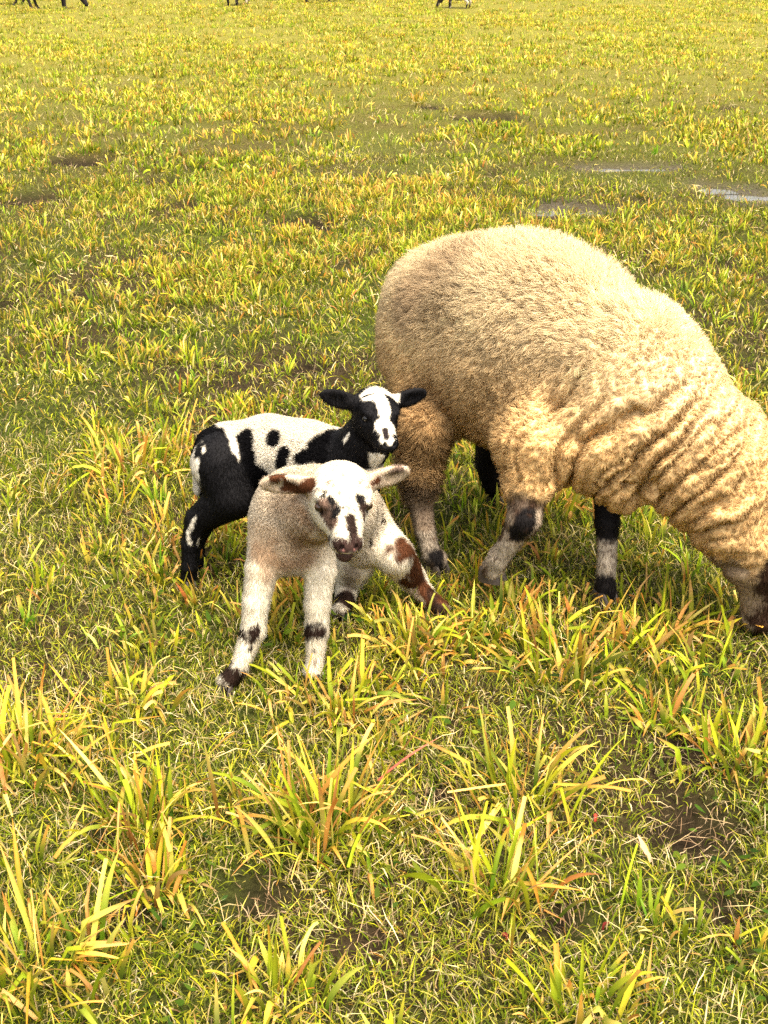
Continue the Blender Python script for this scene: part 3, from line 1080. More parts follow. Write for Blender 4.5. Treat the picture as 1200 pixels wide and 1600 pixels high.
# ------------------------------------------------------------------ the ewe
def build_ewe():
    rng = np.random.default_rng(31)
    PH = math.radians(33)
    f = np.array([math.cos(PH), -math.sin(PH), 0]); s = np.array([math.sin(PH), math.cos(PH), 0]); u = np.array([0, 0, 1.0])
    ax = np.stack([f, s, u])
    B = Body()
    rump = P(716, 523, 2.98); mid = P(822, 546, 2.82); sho = P(982, 615, 2.62)
    B.ell(rump, (0.192, 0.18, 0.200), ax, 0.07)
    B.ell(mid, (0.28, 0.205, 0.234), ax, 0.07)
    B.ell(sho, (0.168, 0.172, 0.194), ax, 0.05)
    B.ell(P(890, 682, 2.58), (0.18, 0.09, 0.105), ax, 0.05)                   # wool hanging over the near shoulder
    B.ell(P(985, 742, 2.56), (0.085, 0.08, 0.075), ax, 0.05)                  # brisket
    neck = [P(1035, 635, 2.57), P(1095, 705, 2.52), P(1145, 775, 2.48), P(1185, 845, 2.45)]
    B.chain(neck, (0.138, 0.131, 0.112, 0.091), 0.05)
    # head, mostly beyond the right edge
    poll = P(1200, 835, 2.44); nose = P(1180, 972, 2.42)
    o, hf, hs, hu = frame(poll, nose - poll, RGT * 0.55 - FWD * 0.8)
    hax = np.stack([hf, hs, hu])
    HL = lambda a, b, c: o + hf * a + hs * b + hu * c
    B.ell(HL(0.03, 0, 0), (0.09, 0.075, 0.078), hax, 0.03, 'b')
    B.cone(HL(0.05, 0, 0.0), HL(0.185, 0, -0.01), 0.062, 0.036, 0.03, 'b')
    B.cone(HL(0.05, 0, -0.045), HL(0.175, 0, -0.035), 0.045, 0.024, 0.02, 'b')
    B.ell(HL(0.195, 0, -0.012), (0.026, 0.034, 0.03), hax, 0.02, 'b')
    B.ell(HL(0.205, 0, -0.036), (0.04, 0.04, 0.003), hax, 0.004, 'b', True)
    for sg in (-1, 1):
        d = nrm(hs * sg + hu * -0.1 - hf * 0.2)
        w = nrm(np.cross(d, hu))
        eax = np.stack([d, w, nrm(np.cross(d, w))])
        B.ell(HL(-0.01, sg * 0.065, 0.0) + d * 0.065, (0.075, 0.03, 0.012), eax, 0.015, 'b')
        B.ell(HL(0.07, sg * 0.058, 0.02), (0.018, 0.012, 0.012), hax, 0.008, 'b', True)
        B.ell(HL(0.217, sg * 0.014, -0.004), (0.008, 0.005, 0.006), hax, 0.004, 'b', True)
    # legs
    hind_n = [P(690, 610, 2.88), P(660, 668, 2.79), P(655, 735, 2.78), P(655, 775, 2.79), P(664, 830, 2.755), P(674, 868, 2.735), GF(682, 893, 0.03)]
    B.chain(hind_n[:4], (0.105, 0.055, 0.036, 0.030), 0.04, 'w')
    B.chain(hind_n[3:], (0.030, 0.0225, 0.0215, 0.026), 0.015, 'b')
    hind_f = [P(785, 610, 3.06), P(778, 668, 3.05), P(764, 722, 3.10), P(770, 754, 3.12), GF(776, 785, 0.035)]
    B.chain(hind_f, (0.09, 0.055, 0.034, 0.028, 0.029), 0.02, 'b')
    fore_n = [P(835, 700, 2.56), P(825, 755, 2.53), P(819, 812, 2.49), P(796, 848, 2.505), P(779, 872, 2.52), P(770, 890, 2.535)]
    B.chain(fore_n[:2], (0.085, 0.05), 0.03, 'w')
    B.chain(fore_n[1:], (0.042, 0.035, 0.0225, 0.022, 0.025), 0.014, 'b')
    fore_f = [P(958, 720, 2.66), P(951, 770, 2.63), P(949, 818, 2.60), P(948, 880, 2.575), P(946, 915, 2.57), GF(945, 942, 0.03)]
    B.chain(fore_f, (0.055, 0.032, 0.025, 0.0190, 0.0215, 0.026), 0.014, 'b')
    B.ell(P(704, 645, 2.95), (0.05, 0.05, 0.05), ax, 0.03, 'b')                # udder, in the shade between the hind legs

    V, F = B.mesh(0.0065)
    dw, db = B.dist(V, 'w'), B.dist(V, 'b')
    wool = sstep(db - dw, -0.012, 0.012)
    N = vnormals(V, F)
    # folds: rings round the neck and shoulder, along the line chest -> head
    spine = np.array([P(900, 560, 2.72), P(985, 600, 2.62), P(1060, 650, 2.56), P(1120, 720, 2.51), P(1165, 790, 2.47), P(1200, 850, 2.44), P(1230, 930, 2.40)])
    seg = np.linalg.norm(np.diff(spine, axis=0), axis=1); cum = np.concatenate([[0], np.cumsum(seg)])

    def along(p):
        W = 0; T = 0
        for i in range(len(spine) - 1):
            ba = spine[i + 1] - spine[i]
            t = ((p - spine[i]) @ ba) / (ba @ ba)
            lo = -0.3 if i else -3; hi = 1.3
            tc = np.clip(t, lo, hi)
            d = np.linalg.norm(p - spine[i] - tc[:, None] * ba, axis=1)
            w = np.exp(-(d / 0.035)) + 1e-9
            T = T + w * (cum[i] + tc * seg[i]); W = W + w
        return T / W

    def disp(p, n):
        tt = along(p)
        rel = p - np.array(sho)
        m = sstep(tt, 0.02, 0.16)
        low = sstep(0.72 - p[:, 2], 0.0, 0.22)                # the top line stays smooth and fluffy
        # creases: irregular, branching, running round the neck
        q1 = p @ s; q2 = p @ np.array([0.45, -0.25, 0.85])
        w1 = 0.030 * fbm(p, 9.0, 3, 2) + 0.07 * vnoise(p, 3.6, 6)
        ta = tt + w1
        c1 = np.abs(vnoise(np.stack([ta * 19, q1 * 2.6, q2 * 2.6], 1), 1.0, 9))
        c2 = np.abs(vnoise(np.stack([ta * 42, q1 * 6.5, q2 * 6.5], 1), 1.0, 23))
        c3 = np.abs(vnoise(np.stack([(ta + 0.01 * fbm(p, 30, 2, 7)) * 90, q1 * 11.0, q2 * 11.0], 1), 1.0, 29))
        d = (0.012 - 0.034 * np.exp(-(c1 / 0.11) ** 2) - 0.020 * np.exp(-(c2 / 0.12) ** 2) - 0.006 * np.exp(-(c3 / 0.2) ** 2)) * m * (0.12 + 0.88 * low) * (0.35 + 0.85 * sstep(vnoise(p, 6.5, 57), -0.45, 0.35))
        # curly lumps lower on the flank, shoulder and thigh
        lump = fbm(p * np.array([1, 1, 0.55]), 52, 2, 12)
        d = d + 0.007 * lump * low * (1 - 0.7 * m)
        d = d + 0.010 * fbm(p, 7, 2, 19) + 0.0025 * fbm(p, 95, 2, 29)
        # crease behind the shoulder
        a = P(796, 650, 2.60); b = P(797, 765, 2.55)
        d = d - 0.02 * np.exp(-(capsule_d(p, a, b) / 0.018) ** 2)
        return d

    V = V + N * (disp(V, N) * wool)[:, None]
    N = vnormals(V, F)

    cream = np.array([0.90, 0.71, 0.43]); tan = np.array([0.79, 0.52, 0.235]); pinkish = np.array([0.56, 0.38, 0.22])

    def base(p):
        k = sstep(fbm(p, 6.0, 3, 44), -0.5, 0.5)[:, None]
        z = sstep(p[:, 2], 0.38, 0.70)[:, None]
        c = tan * (1 - z) + cream * z                       # light from above put into the wool colour: cream back, tan below
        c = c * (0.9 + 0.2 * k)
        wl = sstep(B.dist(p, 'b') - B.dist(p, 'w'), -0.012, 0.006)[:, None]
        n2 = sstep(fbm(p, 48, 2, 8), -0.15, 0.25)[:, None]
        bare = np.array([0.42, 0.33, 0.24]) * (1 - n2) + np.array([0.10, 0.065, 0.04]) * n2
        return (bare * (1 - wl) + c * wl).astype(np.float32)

    pt = Paint(base)
    BLK = (0.010, 0.008, 0.008); DBR = (0.045, 0.022, 0.013); WHT = (0.52, 0.44, 0.34)
    h = B.hit
    pt.patch(pinkish * 0.9, [P(650, 460, 2.85), P(720, 430, 2.85)], 0.07, 0.05, 0.04, 12, 0.7)
    pt.patch(np.array([0.44, 0.27, 0.125]), [P(660, 640, 2.75), P(655, 740, 2.74)], 0.08, 0.03, 0.02, 20, 0.75)
    pt.patch(np.array([0.24, 0.17, 0.115]), [P(655, 775, 2.76), P(664, 835, 2.73)], 0.045, 0.015, 0.03, 40, 0.8)
    pt.patch(WHT, [h(668, 845), h(668, 862)], 0.022, 0.008, 0.02, 60, 0.6)
    pt.patch(BLK, [h(681, 868), h(684, 900)], 0.02, 0.006, 0.012, 60)
    pt.patch(BLK, [hind_f[1], hind_f[2], hind_f[3], hind_f[4]], 0.075, 0.01, 0.01, 50)
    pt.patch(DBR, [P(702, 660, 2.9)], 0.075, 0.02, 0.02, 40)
    pt.patch(DBR, [h(815, 790), h(812, 800)], 0.03, 0.012, 0.02, 60, 0.8)
    pt.patch(WHT, [h(792, 862), h(772, 882)], 0.03, 0.006, 0.016, 70, 0.75)
    pt.patch(BLK, [h(826, 812), h(806, 836)], 0.022, 0.005, 0.010, 60)
    pt.patch(WHT, [h(950, 838), h(950, 895)], 0.030, 0.008, 0.030, 60, 0.75)
    for _ in range(60):
        a0 = [(640, 672, 780, 870), (765, 835, 775, 885), (930, 966, 832, 905)][int(rng.integers(3))]
        q = (rng.uniform(a0[0], a0[1]), rng.uniform(a0[2], a0[3]))
        pt.patch(DBR, [h(*q)], rng.uniform(0.001, 0.0045), 0.003, 0.008, 110, 0.8)
    for q in ((942, 850), (957, 868), (944, 885), (958, 846)):
        pt.patch(DBR, [h(*q)], 0.004, 0.003, 0.006, 120, 0.9)
    pt.patch(BLK, [fore_f[0], fore_f[1], P(949, 815, 2.60)], 0.045, 0.005, 0.010, 60)
    pt.patch(BLK, [h(948, 918), h(945, 945)], 0.034, 0.008, 0.012, 60)
    # face: mottled grey-brown, dark at the front
    pt.patch((0.36, 0.26, 0.17), [HL(0.06, -0.03, -0.02), HL(0.15, -0.03, -0.02)], 0.06, 0.02, 0.03, 60, 0.85)
    pt.patch(DBR, [HL(0.06, 0.065, 0.03), HL(0.20, 0.050, 0.02)], 0.044, 0.008, 0.02, 50)
    pt.patch((0.36, 0.26, 0.17), [P(1142, 880, 2.42), P(1152, 935, 2.40)], 0.045, 0.012, 0.025, 60, 0.9)
    pt.patch(BLK, [HL(0.19, -0.02, -0.045), HL(0.20, 0.03, -0.04)], 0.02, 0.006, 0.01, 60)

    root = empty('ewe', (float(mid[0]), float(mid[1]), 0), label='large woolly tan ewe grazing at right with mottled legs', cat='sheep')
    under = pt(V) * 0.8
    link('body', mesh_np('body', V, F, under), M_SKIN, root)

    # fleece and leg hair, as strands
    tt = along(V)
    foldz = sstep(tt, 0.03, 0.17) * sstep(0.74 - V[:, 2], 0, 0.2)
    top = sstep(V[:, 2], 0.50, 0.74)
    length = (0.013 + 0.022 * top) * (1 - 0.72 * foldz) + 0.003
    thigh = (1 - sstep(np.linalg.norm(V - P(655, 700, 2.78), axis=1), 0.06, 0.14))
    length = length * (1 + 0.3 * thigh)

    def comb(r, n):
        back = np.array([-0.35, 0.18, -0.35])
        e = back[None] + 0.55 * np.stack([vnoise(r, 8, 3), vnoise(r, 8, 4), vnoise(r, 8, 5)], 1)
        g = e - n * (e * n).sum(1, keepdims=True)
        return g * 0.75

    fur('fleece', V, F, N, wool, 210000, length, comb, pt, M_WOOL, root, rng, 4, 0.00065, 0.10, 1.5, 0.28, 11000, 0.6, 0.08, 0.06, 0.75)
    short = np.full(len(V), 0.006)
    fur('coat', V, F, N, 1 - wool, 26000, short, lambda r, n: down(r, n, 1.0), pt, M_HAIR, root, rng, 2, 0.00065, 0, 1, 0.3, 0, 0, 0.15, 0, 0.5)
    for sg in (-1, 1):
        eye(root, HL(0.068, sg * 0.056, 0.018), 0.014, hs * sg + hu * 0.3 + hf * 0.2)
    hoof(root, G(682, 893), np.array([0.6, -0.8]), 0.029, rng)
    hoof(root, G(776, 786), np.array([0.84, -0.54]), 0.029, rng)
    hoof(root, P(767, 905, 2.54), np.array([0.84, -0.54]), 0.027, rng)
    hoof(root, G(945, 944), np.array([0.5, -0.85]), 0.029, rng)


# ------------------------------------------------------------------ the black and white lamb
def build_black_lamb():
    rng = np.random.default_rng(41)
    B = Body()
    # trunk runs left to right, a little towards the camera at the chest
    rump = P(362, 712, 2.72); loin = P(420, 706, 2.70); rib = P(480, 716, 2.68); che = P(540, 730, 2.66)
    B.chain([rump, loin, rib, che], (0.068, 0.071, 0.072, 0.064), 0.04)
    B.ell(P(351, 722, 2.71), (0.048, 0.056, 0.075), None, 0.04)
    # tail stump
    B.chain([P(326, 690, 2.72), P(316, 715, 2.715), P(313, 765, 2.70)], (0.022, 0.017, 0.011), 0.012)
    # hind legs
    hn = [P(345, 725, 2.66), P(362, 775, 2.635), P(310, 812, 2.655), P(297, 850, 2.655), P(296, 885, 2.65), GF(296, 915, 0.02)]
    B.chain(hn, (0.066, 0.052, 0.029, 0.019, 0.0165, 0.019), 0.03, 'b')
    hfar = [P(360, 735, 2.76), P(372, 778, 2.75), P(325, 812, 2.77), P(308, 845, 2.76), GF(309, 890, 0.02)]
    B.chain(hfar, (0.06, 0.043, 0.024, 0.016, 0.018), 0.02, 'b')
    # forelegs, seen only between the legs of the lamb in front
    fn = [P(545, 760, 2.62), P(532, 810, 2.62), P(520, 860, 2.64), GF(513, 918, 0.02)]
    B.chain(fn, (0.05, 0.032, 0.024, 0.021), 0.025, 'b')
    ff = [P(560, 760, 2.72), P(556, 810, 2.72), P(552, 850, 2.73), GF(550, 895, 0.02)]
    B.chain(ff, (0.05, 0.032, 0.024, 0.021), 0.025, 'b')
    # neck
    B.chain([P(548, 720, 2.65), P(572, 690, 2.62), P(584, 662, 2.60)], (0.068, 0.055, 0.045), 0.035, 'b')
    H = frame(P(586, 642, 2.575), cview(0.30, -0.55, 0.75), cview(1.0, 0.05, -0.35))
    S = 0.93
    L = lamb_head(B, H, S, ((1, 0.28, -0.12, 0.95), (1, 0.30, -0.05, 0.92)))
    V, F = B.mesh(0.0036)
    N = vnormals(V, F)
    wool = sstep(B.dist(V, 'b') - B.dist(V, 'w'), -0.008, 0.012)
    BLK = (0.0065, 0.006, 0.0068); WHT = (0.87, 0.79, 0.65)
    wh = np.array(WHT, np.float32)

    def base(p):
        c = np.tile(wh, (len(p), 1))
        return (c * (0.94 + 0.08 * fbm(p, 30, 2, 3))[:, None]).astype(np.float32)

    h = B.hit
    pt = Paint(base)
    # legs, belly, flanks and neck black
    pt.patch(BLK, [h(340, 735), h(345, 775), h(318, 812), h(297, 850), h(296, 890), G(296, 915)], 0.052, 0.003, 0.004, 70)
    pt.patch(BLK, [hn[0], hn[1], hn[2], hn[3], hn[4], hn[5]], 0.062, 0.003, 0.004, 70)
    pt.patch(BLK, [hfar[0], hfar[1], hfar[2], hfar[3], hfar[4]], 0.075, 0.003, 0.006, 70)
    pt.patch(BLK, [h(335, 680), h(345, 720), h(345, 760)], 0.028, 0.003, 0.005, 70)
    pt.patch(BLK, [P(320, 684, 2.70), P(312, 700, 2.70), P(312, 716, 2.70)], 0.040, 0.003, 0.004, 70)
    pt.patch(BLK, [h(324, 735), h(322, 760)], 0.015, 0.003, 0.004, 70)
    pt.patch(BLK, [h(311, 698), h(309, 712)], 0.014, 0.003, 0.004, 70)
    pt.patch(BLK, [h(385, 684), h(388, 720), h(385, 750)], 0.0205, 0.003, 0.004, 70)
    pt.patch(BLK, [h(360, 740), h(402, 740), h(390, 765)], 0.028, 0.003, 0.005, 70)
    pt.patch(BLK, [h(429, 680), h(427, 689)], 0.0145, 0.0025, 0.0025, 70)
    pt.patch(BLK, [h(444, 708), h(440, 724)], 0.0150, 0.003, 0.003, 70)
    pt.patch(BLK, [h(457, 691)], 0.004, 0.002, 0.003, 90)
    pt.patch(BLK, [h(470, 716), h(482, 712)], 0.0155, 0.003, 0.004, 70)
    pt.patch(BLK, [h(505, 702), h(535, 705), h(560, 712)], 0.034, 0.003, 0.005, 60)
    pt.patch(BLK, [P(480, 770, 2.66), P(550, 770, 2.64)], 0.085, 0.004, 0.006, 50)
    for leg in (fn, ff): pt.patch(BLK, leg, 0.06, 0.004, 0.004, 60)
    pt.patch(BLK, [P(528, 698, 2.62), P(552, 692, 2.60), P(570, 700, 2.58)], 0.050, 0.003, 0.004, 60)
    pt.patch(BLK, [P(575, 665, 2.62), P(590, 690, 2.6)], 0.06, 0.003, 0.004, 60)
    # white: tail, streaks on the hock, collar stripe, bib
    pt.patch(WHT, [h(307, 722), h(306, 742)], 0.011, 0.003, 0.004, 90)
    pt.patch(WHT, [h(309, 760), h(305, 772)], 0.009, 0.003, 0.004, 90)
    pt.patch(WHT, [h(305, 808), h(299, 822), h(293, 832), h(296, 848)], 0.0045, 0.002, 0.005, 120)
    pt.patch(WHT, [h(311, 842), h(309, 850)], 0.003, 0.002, 0.003, 120)
    pt.patch(WHT, [h(545, 678), h(538, 688)], 0.0045, 0.002, 0.002, 90)
    pt.patch(WHT, [h(588, 706), h(590, 724)], 0.017, 0.004, 0.006, 70)
    # head: black with a white crown, blaze and muzzle
    pt.patch(BLK, [L(0.0, 0, 0.0), L(0.10, 0, -0.03)], 0.085 * S, 0.002, 0.002, 60)
    for sg, e in ((-1, (1, 0.28, -0.12)), (1, (1, 0.30, -0.05))):
        o, f, s, u = H
        d = nrm(s * sg * e[0] + u * e[1] + f * e[2])
        pt.patch(BLK, [L(-0.012, sg * 0.05, 0.012), L(-0.012, sg * 0.05, 0.012) + d * 0.1], 0.034, 0.002, 0.002, 60)
    pt.patch(WHT, [h(575, 616), h(592, 608), h(612, 618)], 0.018, 0.002, 0.003, 80)
    pt.patch(WHT, [h(588, 615), h(597, 628), h(601, 642)], 0.0140, 0.002, 0.002, 80)
    pt.patch(WHT, [h(602, 640), h(602, 660)], 0.0085, 0.002, 0.002, 80)
    pt.patch(WHT, [h(595, 664), h(603, 672), h(610, 668)], 0.0150, 0.002, 0.002, 80)
    pt.patch(WHT, [h(600, 685), h(609, 688)], 0.0115, 0.002, 0.002, 80)
    pt.patch((0.015, 0.010, 0.010), [h(602, 672), h(604, 682)], 0.0078, 0.002, 0.002, 100)
    pt.patch(BLK, [h(568, 620), h(583, 615)], 0.0028, 0.0015, 0.002, 100)
    root = empty('lamb', (float(rib[0]), float(rib[1]), 0), label='black and white pied lamb with black ears and white blaze', cat='lamb')
    link('body', mesh_np('body', V, F, pt(V)), M_SKIN, root)
    ln = np.full(len(V), 0.0065)

    def comb(r, n):
        e = np.array([-0.5, 0, -0.5])[None] + 0.5 * np.stack([vnoise(r, 30, 3), vnoise(r, 30, 4), vnoise(r, 30, 5)], 1)
        return (e - n * (e * n).sum(1, keepdims=True)) * 0.7
    fur('fleece', V, F, N, wool, 70000, ln, comb, pt, M_WOOL, root, rng, 3, 0.0006, 0.10, 1.5, 0.25, 9000, 0.4, 0.04, 0.05, 0.9)
    hl = np.full(len(V), 0.0045)
    fur('coat', V, F, N, ((1 - wool) + 0.02) * bare_spots(V, H, L, S), 60000, hl, lambda r, n: down(r, n, 1.0), pt, M_HAIR, root, rng, 2, 0.0004, 0, 1, 0.25, 0, 0, 0.06, 0, 0.45)
    for sg in (-1, 1):
        eye(root, L(0.0385, sg * 0.0345, 0.004), 0.0090 * S, H[2] * sg * 0.8 + H[1] * 0.7, (0.012, 0.008, 0.006))
    for q, d in ((G(296, 917), (0.5, -0.85)), (G(309, 892), (0.7, -0.7)), (G(513, 920), (0.8, -0.6)), (G(550, 897), (0.8, -0.6))):
        hoof(root, q, np.array(d), 0.018, rng)


# ------------------------------------------------------------------ the speckled lamb
def build_speckled_lamb():
    rng = np.random.default_rng(53)
    B = Body()
    che = P(458, 808, 2.33); rib = P(490, 798, 2.41); loi = P(528, 794, 2.49); rum = P(552, 800, 2.56)
    B.chain([che, rib, loi, rum], (0.070, 0.077, 0.074, 0.064), 0.04)
    B.ell(P(450, 850, 2.31), (0.065, 0.06, 0.06), None, 0.04)             # brisket
    B.ell(P(568, 838, 2.53), (0.044, 0.05, 0.066), None, 0.04)            # near thigh
    # forelegs
    fl = [P(434, 825, 2.30), P(410, 888, 2.27), P(400, 940, 2.25), P(396, 985, 2.235), P(374, 1043, 2.21), GF(356, 1080, 0.022)]
    B.chain(fl, (0.052, 0.031, 0.0245, 0.0225, 0.0155, 0.0185), 0.025, 'b')
    fr = [P(485, 835, 2.32), P(500, 892, 2.295), P(496, 945, 2.275), P(495, 985, 2.265), P(492, 1035, 2.25), GF(490, 1062, 0.022)]
    B.chain(fr, (0.050, 0.030, 0.0235, 0.0215, 0.0155, 0.0185), 0.025, 'b')
    # hind legs: one planted under the belly, one splayed to the side
    hl_ = [P(560, 840, 2.58), P(556, 880, 2.56), P(545, 912, 2.59), P(538, 940, 2.54), GF(533, 966, 0.022)]
    B.chain(hl_, (0.055, 0.039, 0.027, 0.0185, 0.020), 0.025, 'b')
    hr = [P(585, 838, 2.54), P(617, 868, 2.50), P(645, 905, 2.56), P(672, 937, 2.53), GF(688, 965, 0.022)]
    B.chain(hr, (0.050, 0.040, 0.028, 0.0165, 0.019), 0.025, 'b')
    # neck and head
    B.chain([P(462, 790, 2.31), P(500, 786, 2.26), P(524, 778, 2.23)], (0.072, 0.060, 0.048), 0.04)
    H = frame(P(532, 770, 2.195), cview(0.16, -0.70, 0.68), cview(1.0, 0.12, -0.28))
    S = 1.02
    ears = ((1, -0.02, -0.10, 1.0), (1, 0.40, 0.0, 0.84))
    L = lamb_head(B, H, S, ears, 1.5, 1.19)
    V, F = B.mesh(0.0036)
    N = vnormals(V, F)
    wool = sstep(B.dist(V, 'b') - B.dist(V, 'w'), -0.010, 0.014)
    WHT = np.array((0.87, 0.77, 0.60), np.float32); TAN = np.array((0.66, 0.45, 0.27), np.float32)

    def base(p):
        k = sstep(p[:, 2], 0.36, 0.24)[:, None] * 0 + (0.35 + 0.3 * fbm(p, 14, 3, 5))[:, None]
        wl = sstep(B.dist(p, 'b') - B.dist(p, 'w'), -0.008, 0.012)[:, None]
        c = WHT * (1 - k * 0.5) + TAN * k * 0.5
        return (WHT * (1 - wl) + c * wl).astype(np.float32)

    BR = (0.085, 0.030, 0.012); DB = (0.026, 0.014, 0.010); GR = (0.20, 0.135, 0.10); BK = (0.010, 0.008, 0.008)
    h = B.hit
    pt = Paint(base)
    # body: tan stain over chest and shoulder, cream back
    pt.patch(TAN, [h(445, 800), h(470, 850), h(430, 850)], 0.058, 0.05, 0.06, 22, 0.55)
    pt.patch(np.array((0.36, 0.21, 0.11)), [h(478, 800), h(470, 845)], 0.022, 0.02, 0.04, 60, 0.75)
    pt.patch(np.array((0.44, 0.26, 0.14)), [h(412, 862), h(440, 880), h(470, 870)], 0.022, 0.02, 0.03, 50, 0.7)
    pt.patch(WHT, [P(440, 735, 2.36), P(540, 722, 2.5)], 0.055, 0.03, 0.02, 30, 0.8)
    # far side: dark streaks on the flank
    for q in (((592, 772), (594, 790)), ((595, 800), (592, 822)), ((587, 795), (586, 808)), ((576, 842), (578, 850)), ((598, 812), (597, 830))):
        pt.patch(DB, [h(*q[0]), h(*q[1])], 0.0035, 0.002, 0.004, 120)
    # splayed hind leg: brown outside, pale inside
    pt.patch(BR, [P(625, 860, 2.48), P(655, 894, 2.52), P(678, 930, 2.51), G(692, 964)], 0.026, 0.008, 0.022, 38)
    pt.patch(DB, [h(640, 872), h(662, 905)], 0.006, 0.004, 0.014, 60, 0.8)
    pt.patch(DB, [h(672, 925), h(684, 950)], 0.008, 0.004, 0.012, 60, 0.8)
    pt.patch(BR, [h(630, 905), h(640, 915)], 0.015, 0.004, 0.010, 70)
    pt.patch((0.62, 0.50, 0.36), [h(640, 924), h(658, 940)], 0.012, 0.005, 0.010, 70, 0.9)
    pt.patch(DB, [h(684, 955), G(690, 968)], 0.018, 0.005, 0.006, 70)
    pt.patch(GR, [h(548, 895), h(540, 925)], 0.018, 0.01, 0.018, 60, 0.7)
    pt.patch(DB, [h(541, 935), G(533, 966)], 0.032, 0.006, 0.010, 60)
    # forelegs: dark blotches at the knee, dark hoof bands
    pt.patch(DB, [h(377, 985), h(381, 990)], 0.009, 0.003, 0.008, 80)
    pt.patch(DB, [h(395, 990), h(403, 978), h(392, 1003)], 0.009, 0.003, 0.009, 80)
    pt.patch(DB, [h(391, 1012)], 0.005, 0.002, 0.006, 90)
    pt.patch(BK, [h(482, 975), h(500, 974)], 0.007, 0.003, 0.007, 80)
    pt.patch(DB, [h(474, 990), h(488, 988), h(501, 985)], 0.013, 0.004, 0.009, 70)
    pt.patch(DB, [h(490, 1015)], 0.004, 0.002, 0.005, 90)
    pt.patch(GR, [h(494, 1030), h(492, 1036)], 0.006, 0.003, 0.006, 90, 0.7)
    pt.patch(DB, [P(366, 1052, 2.205), G(355, 1082)], 0.026, 0.004, 0.010, 70)
    pt.patch((0.12, 0.07, 0.045), [G(490, 1060), G(490, 1066)], 0.022, 0.006, 0.008, 70)
    pt.patch((0.55, 0.36, 0.22), [h(412, 895), h(418, 905)], 0.010, 0.008, 0.008, 60, 0.5)
    # head
    pt.patch(WHT * 1.05, [L(0.0, 0, 0.01), L(0.10, 0, -0.03)], 0.07, 0.006, 0.004, 60)
    o, f, s, u = H
    for sg, e in ((-1, ears[0]), (1, ears[1])):
        d = nrm(s * sg * e[0] + u * e[1] + f * e[2])
        b0 = L(-0.012, sg * 0.042, 0.012)
        pt.patch(np.array((0.62, 0.47, 0.33)), [b0 + d * 0.02, b0 + d * 0.11], 0.034, 0.004, 0.003, 60, 0.85)
    # left ear brown with a pale rim, right ear pale with brown marks
    pt.patch(BR, [h(448, 758), h(466, 765), h(484, 756)], 0.014, 0.003, 0.005, 80)
    pt.patch(BR, [h(429, 746), h(441, 750)], 0.011, 0.003, 0.005, 80)
    pt.patch(np.array((0.6, 0.5, 0.38)), [h(437, 760), h(440, 752)], 0.0035, 0.002, 0.004, 90)
    pt.patch(np.array((0.66, 0.54, 0.40)), [h(452, 744), h(461, 748)], 0.005, 0.002, 0.004, 90)
    pt.patch(BR, [h(580, 755), h(592, 749)], 0.007, 0.002, 0.005, 80)
    pt.patch(GR, [h(615, 738), h(624, 733)], 0.009, 0.003, 0.005, 80)
    # eye patches
    pt.patch(np.array((0.17, 0.105, 0.075)), [h(503, 792), h(510, 803), h(516, 812)], 0.0165, 0.003, 0.006, 80)
    pt.patch(DB, [L(0.036, -0.036, 0.012), L(0.046, -0.036, 0.002)], 0.009, 0.003, 0.003, 120)
    pt.patch(DB, [L(0.036, 0.036, 0.012), L(0.046, 0.036, 0.002)], 0.009, 0.003, 0.003, 120)
    pt.patch(BK, [h(516, 778), h(526, 790), h(523, 802)], 0.0085, 0.003, 0.008, 90)
    pt.patch(BK, [h(496, 780), h(505, 776), h(508, 766)], 0.0035, 0.002, 0.006, 120)
    pt.patch(DB, [h(517, 812), h(518, 821)], 0.004, 0.002, 0.004, 120)
    pt.patch(BK, [h(563, 778), h(570, 790)], 0.0095, 0.003, 0.005, 90)
    pt.patch(np.array((0.10, 0.06, 0.045)), [h(570, 792), h(569, 808)], 0.0085, 0.003, 0.005, 90)
    for q in ((510, 756), (516, 750), (564, 752), (572, 764), (575, 758), (503, 768), (560, 758), (494, 766)):
        pt.patch(GR, [h(*q), h(q[0] + 3, q[1] - 3)], 0.0035, 0.002, 0.006, 150, 0.7)
    for _ in range(42):
        q = (rng.uniform(492, 582), rng.uniform(738, 815))
        pt.patch(GR if rng.random() < 0.6 else DB, [h(*q), h(q[0] + rng.uniform(-3, 3), q[1] - 4)], rng.uniform(0.0008, 0.0018), 0.0012, 0.004, 200, 0.7)
    for q in ((536, 792), (553, 797), (544, 802)):
        pt.patch(DB, [h(*q)], 0.0026, 0.0015, 0.002, 150)
    # muzzle: dark, with white flecks and a pink philtrum
    pt.patch(DB, [h(549, 810), h(552, 836)], 0.0105, 0.003, 0.005, 100)
    PK = np.array((0.62, 0.27, 0.23))
    pt.patch((0.10, 0.055, 0.042), [L(0.075, 0, -0.066), L(0.10, 0, -0.060)], 0.024, 0.003, 0.004, 100)              # chin
    pt.patch(DB, [L(0.088, -0.02, -0.034), L(0.10, -0.012, -0.036)], 0.0135, 0.003, 0.005, 100)       # corners of the mouth
    pt.patch(DB, [L(0.088, 0.02, -0.034), L(0.10, 0.012, -0.036)], 0.0125, 0.003, 0.005, 100)
    pt.patch(DB, [L(0.092, -0.016, -0.020), L(0.100, -0.012, -0.016)], 0.011, 0.003, 0.006, 100)
    pt.patch(DB, [L(0.094, 0.016, -0.022), L(0.100, 0.012, -0.016)], 0.010, 0.003, 0.006, 100)
    pt.patch(np.array((0.06, 0.032, 0.026)), [L(0.112, -0.008, -0.018), L(0.112, 0.008, -0.018)], 0.018, 0.003, 0.004, 100)   # nose pad
    pt.patch(PK, [L(0.121, -0.0075, -0.024), L(0.121, 0, -0.0285), L(0.121, 0.0075, -0.024)], 0.0022, 0.0012, 0.0012, 150)
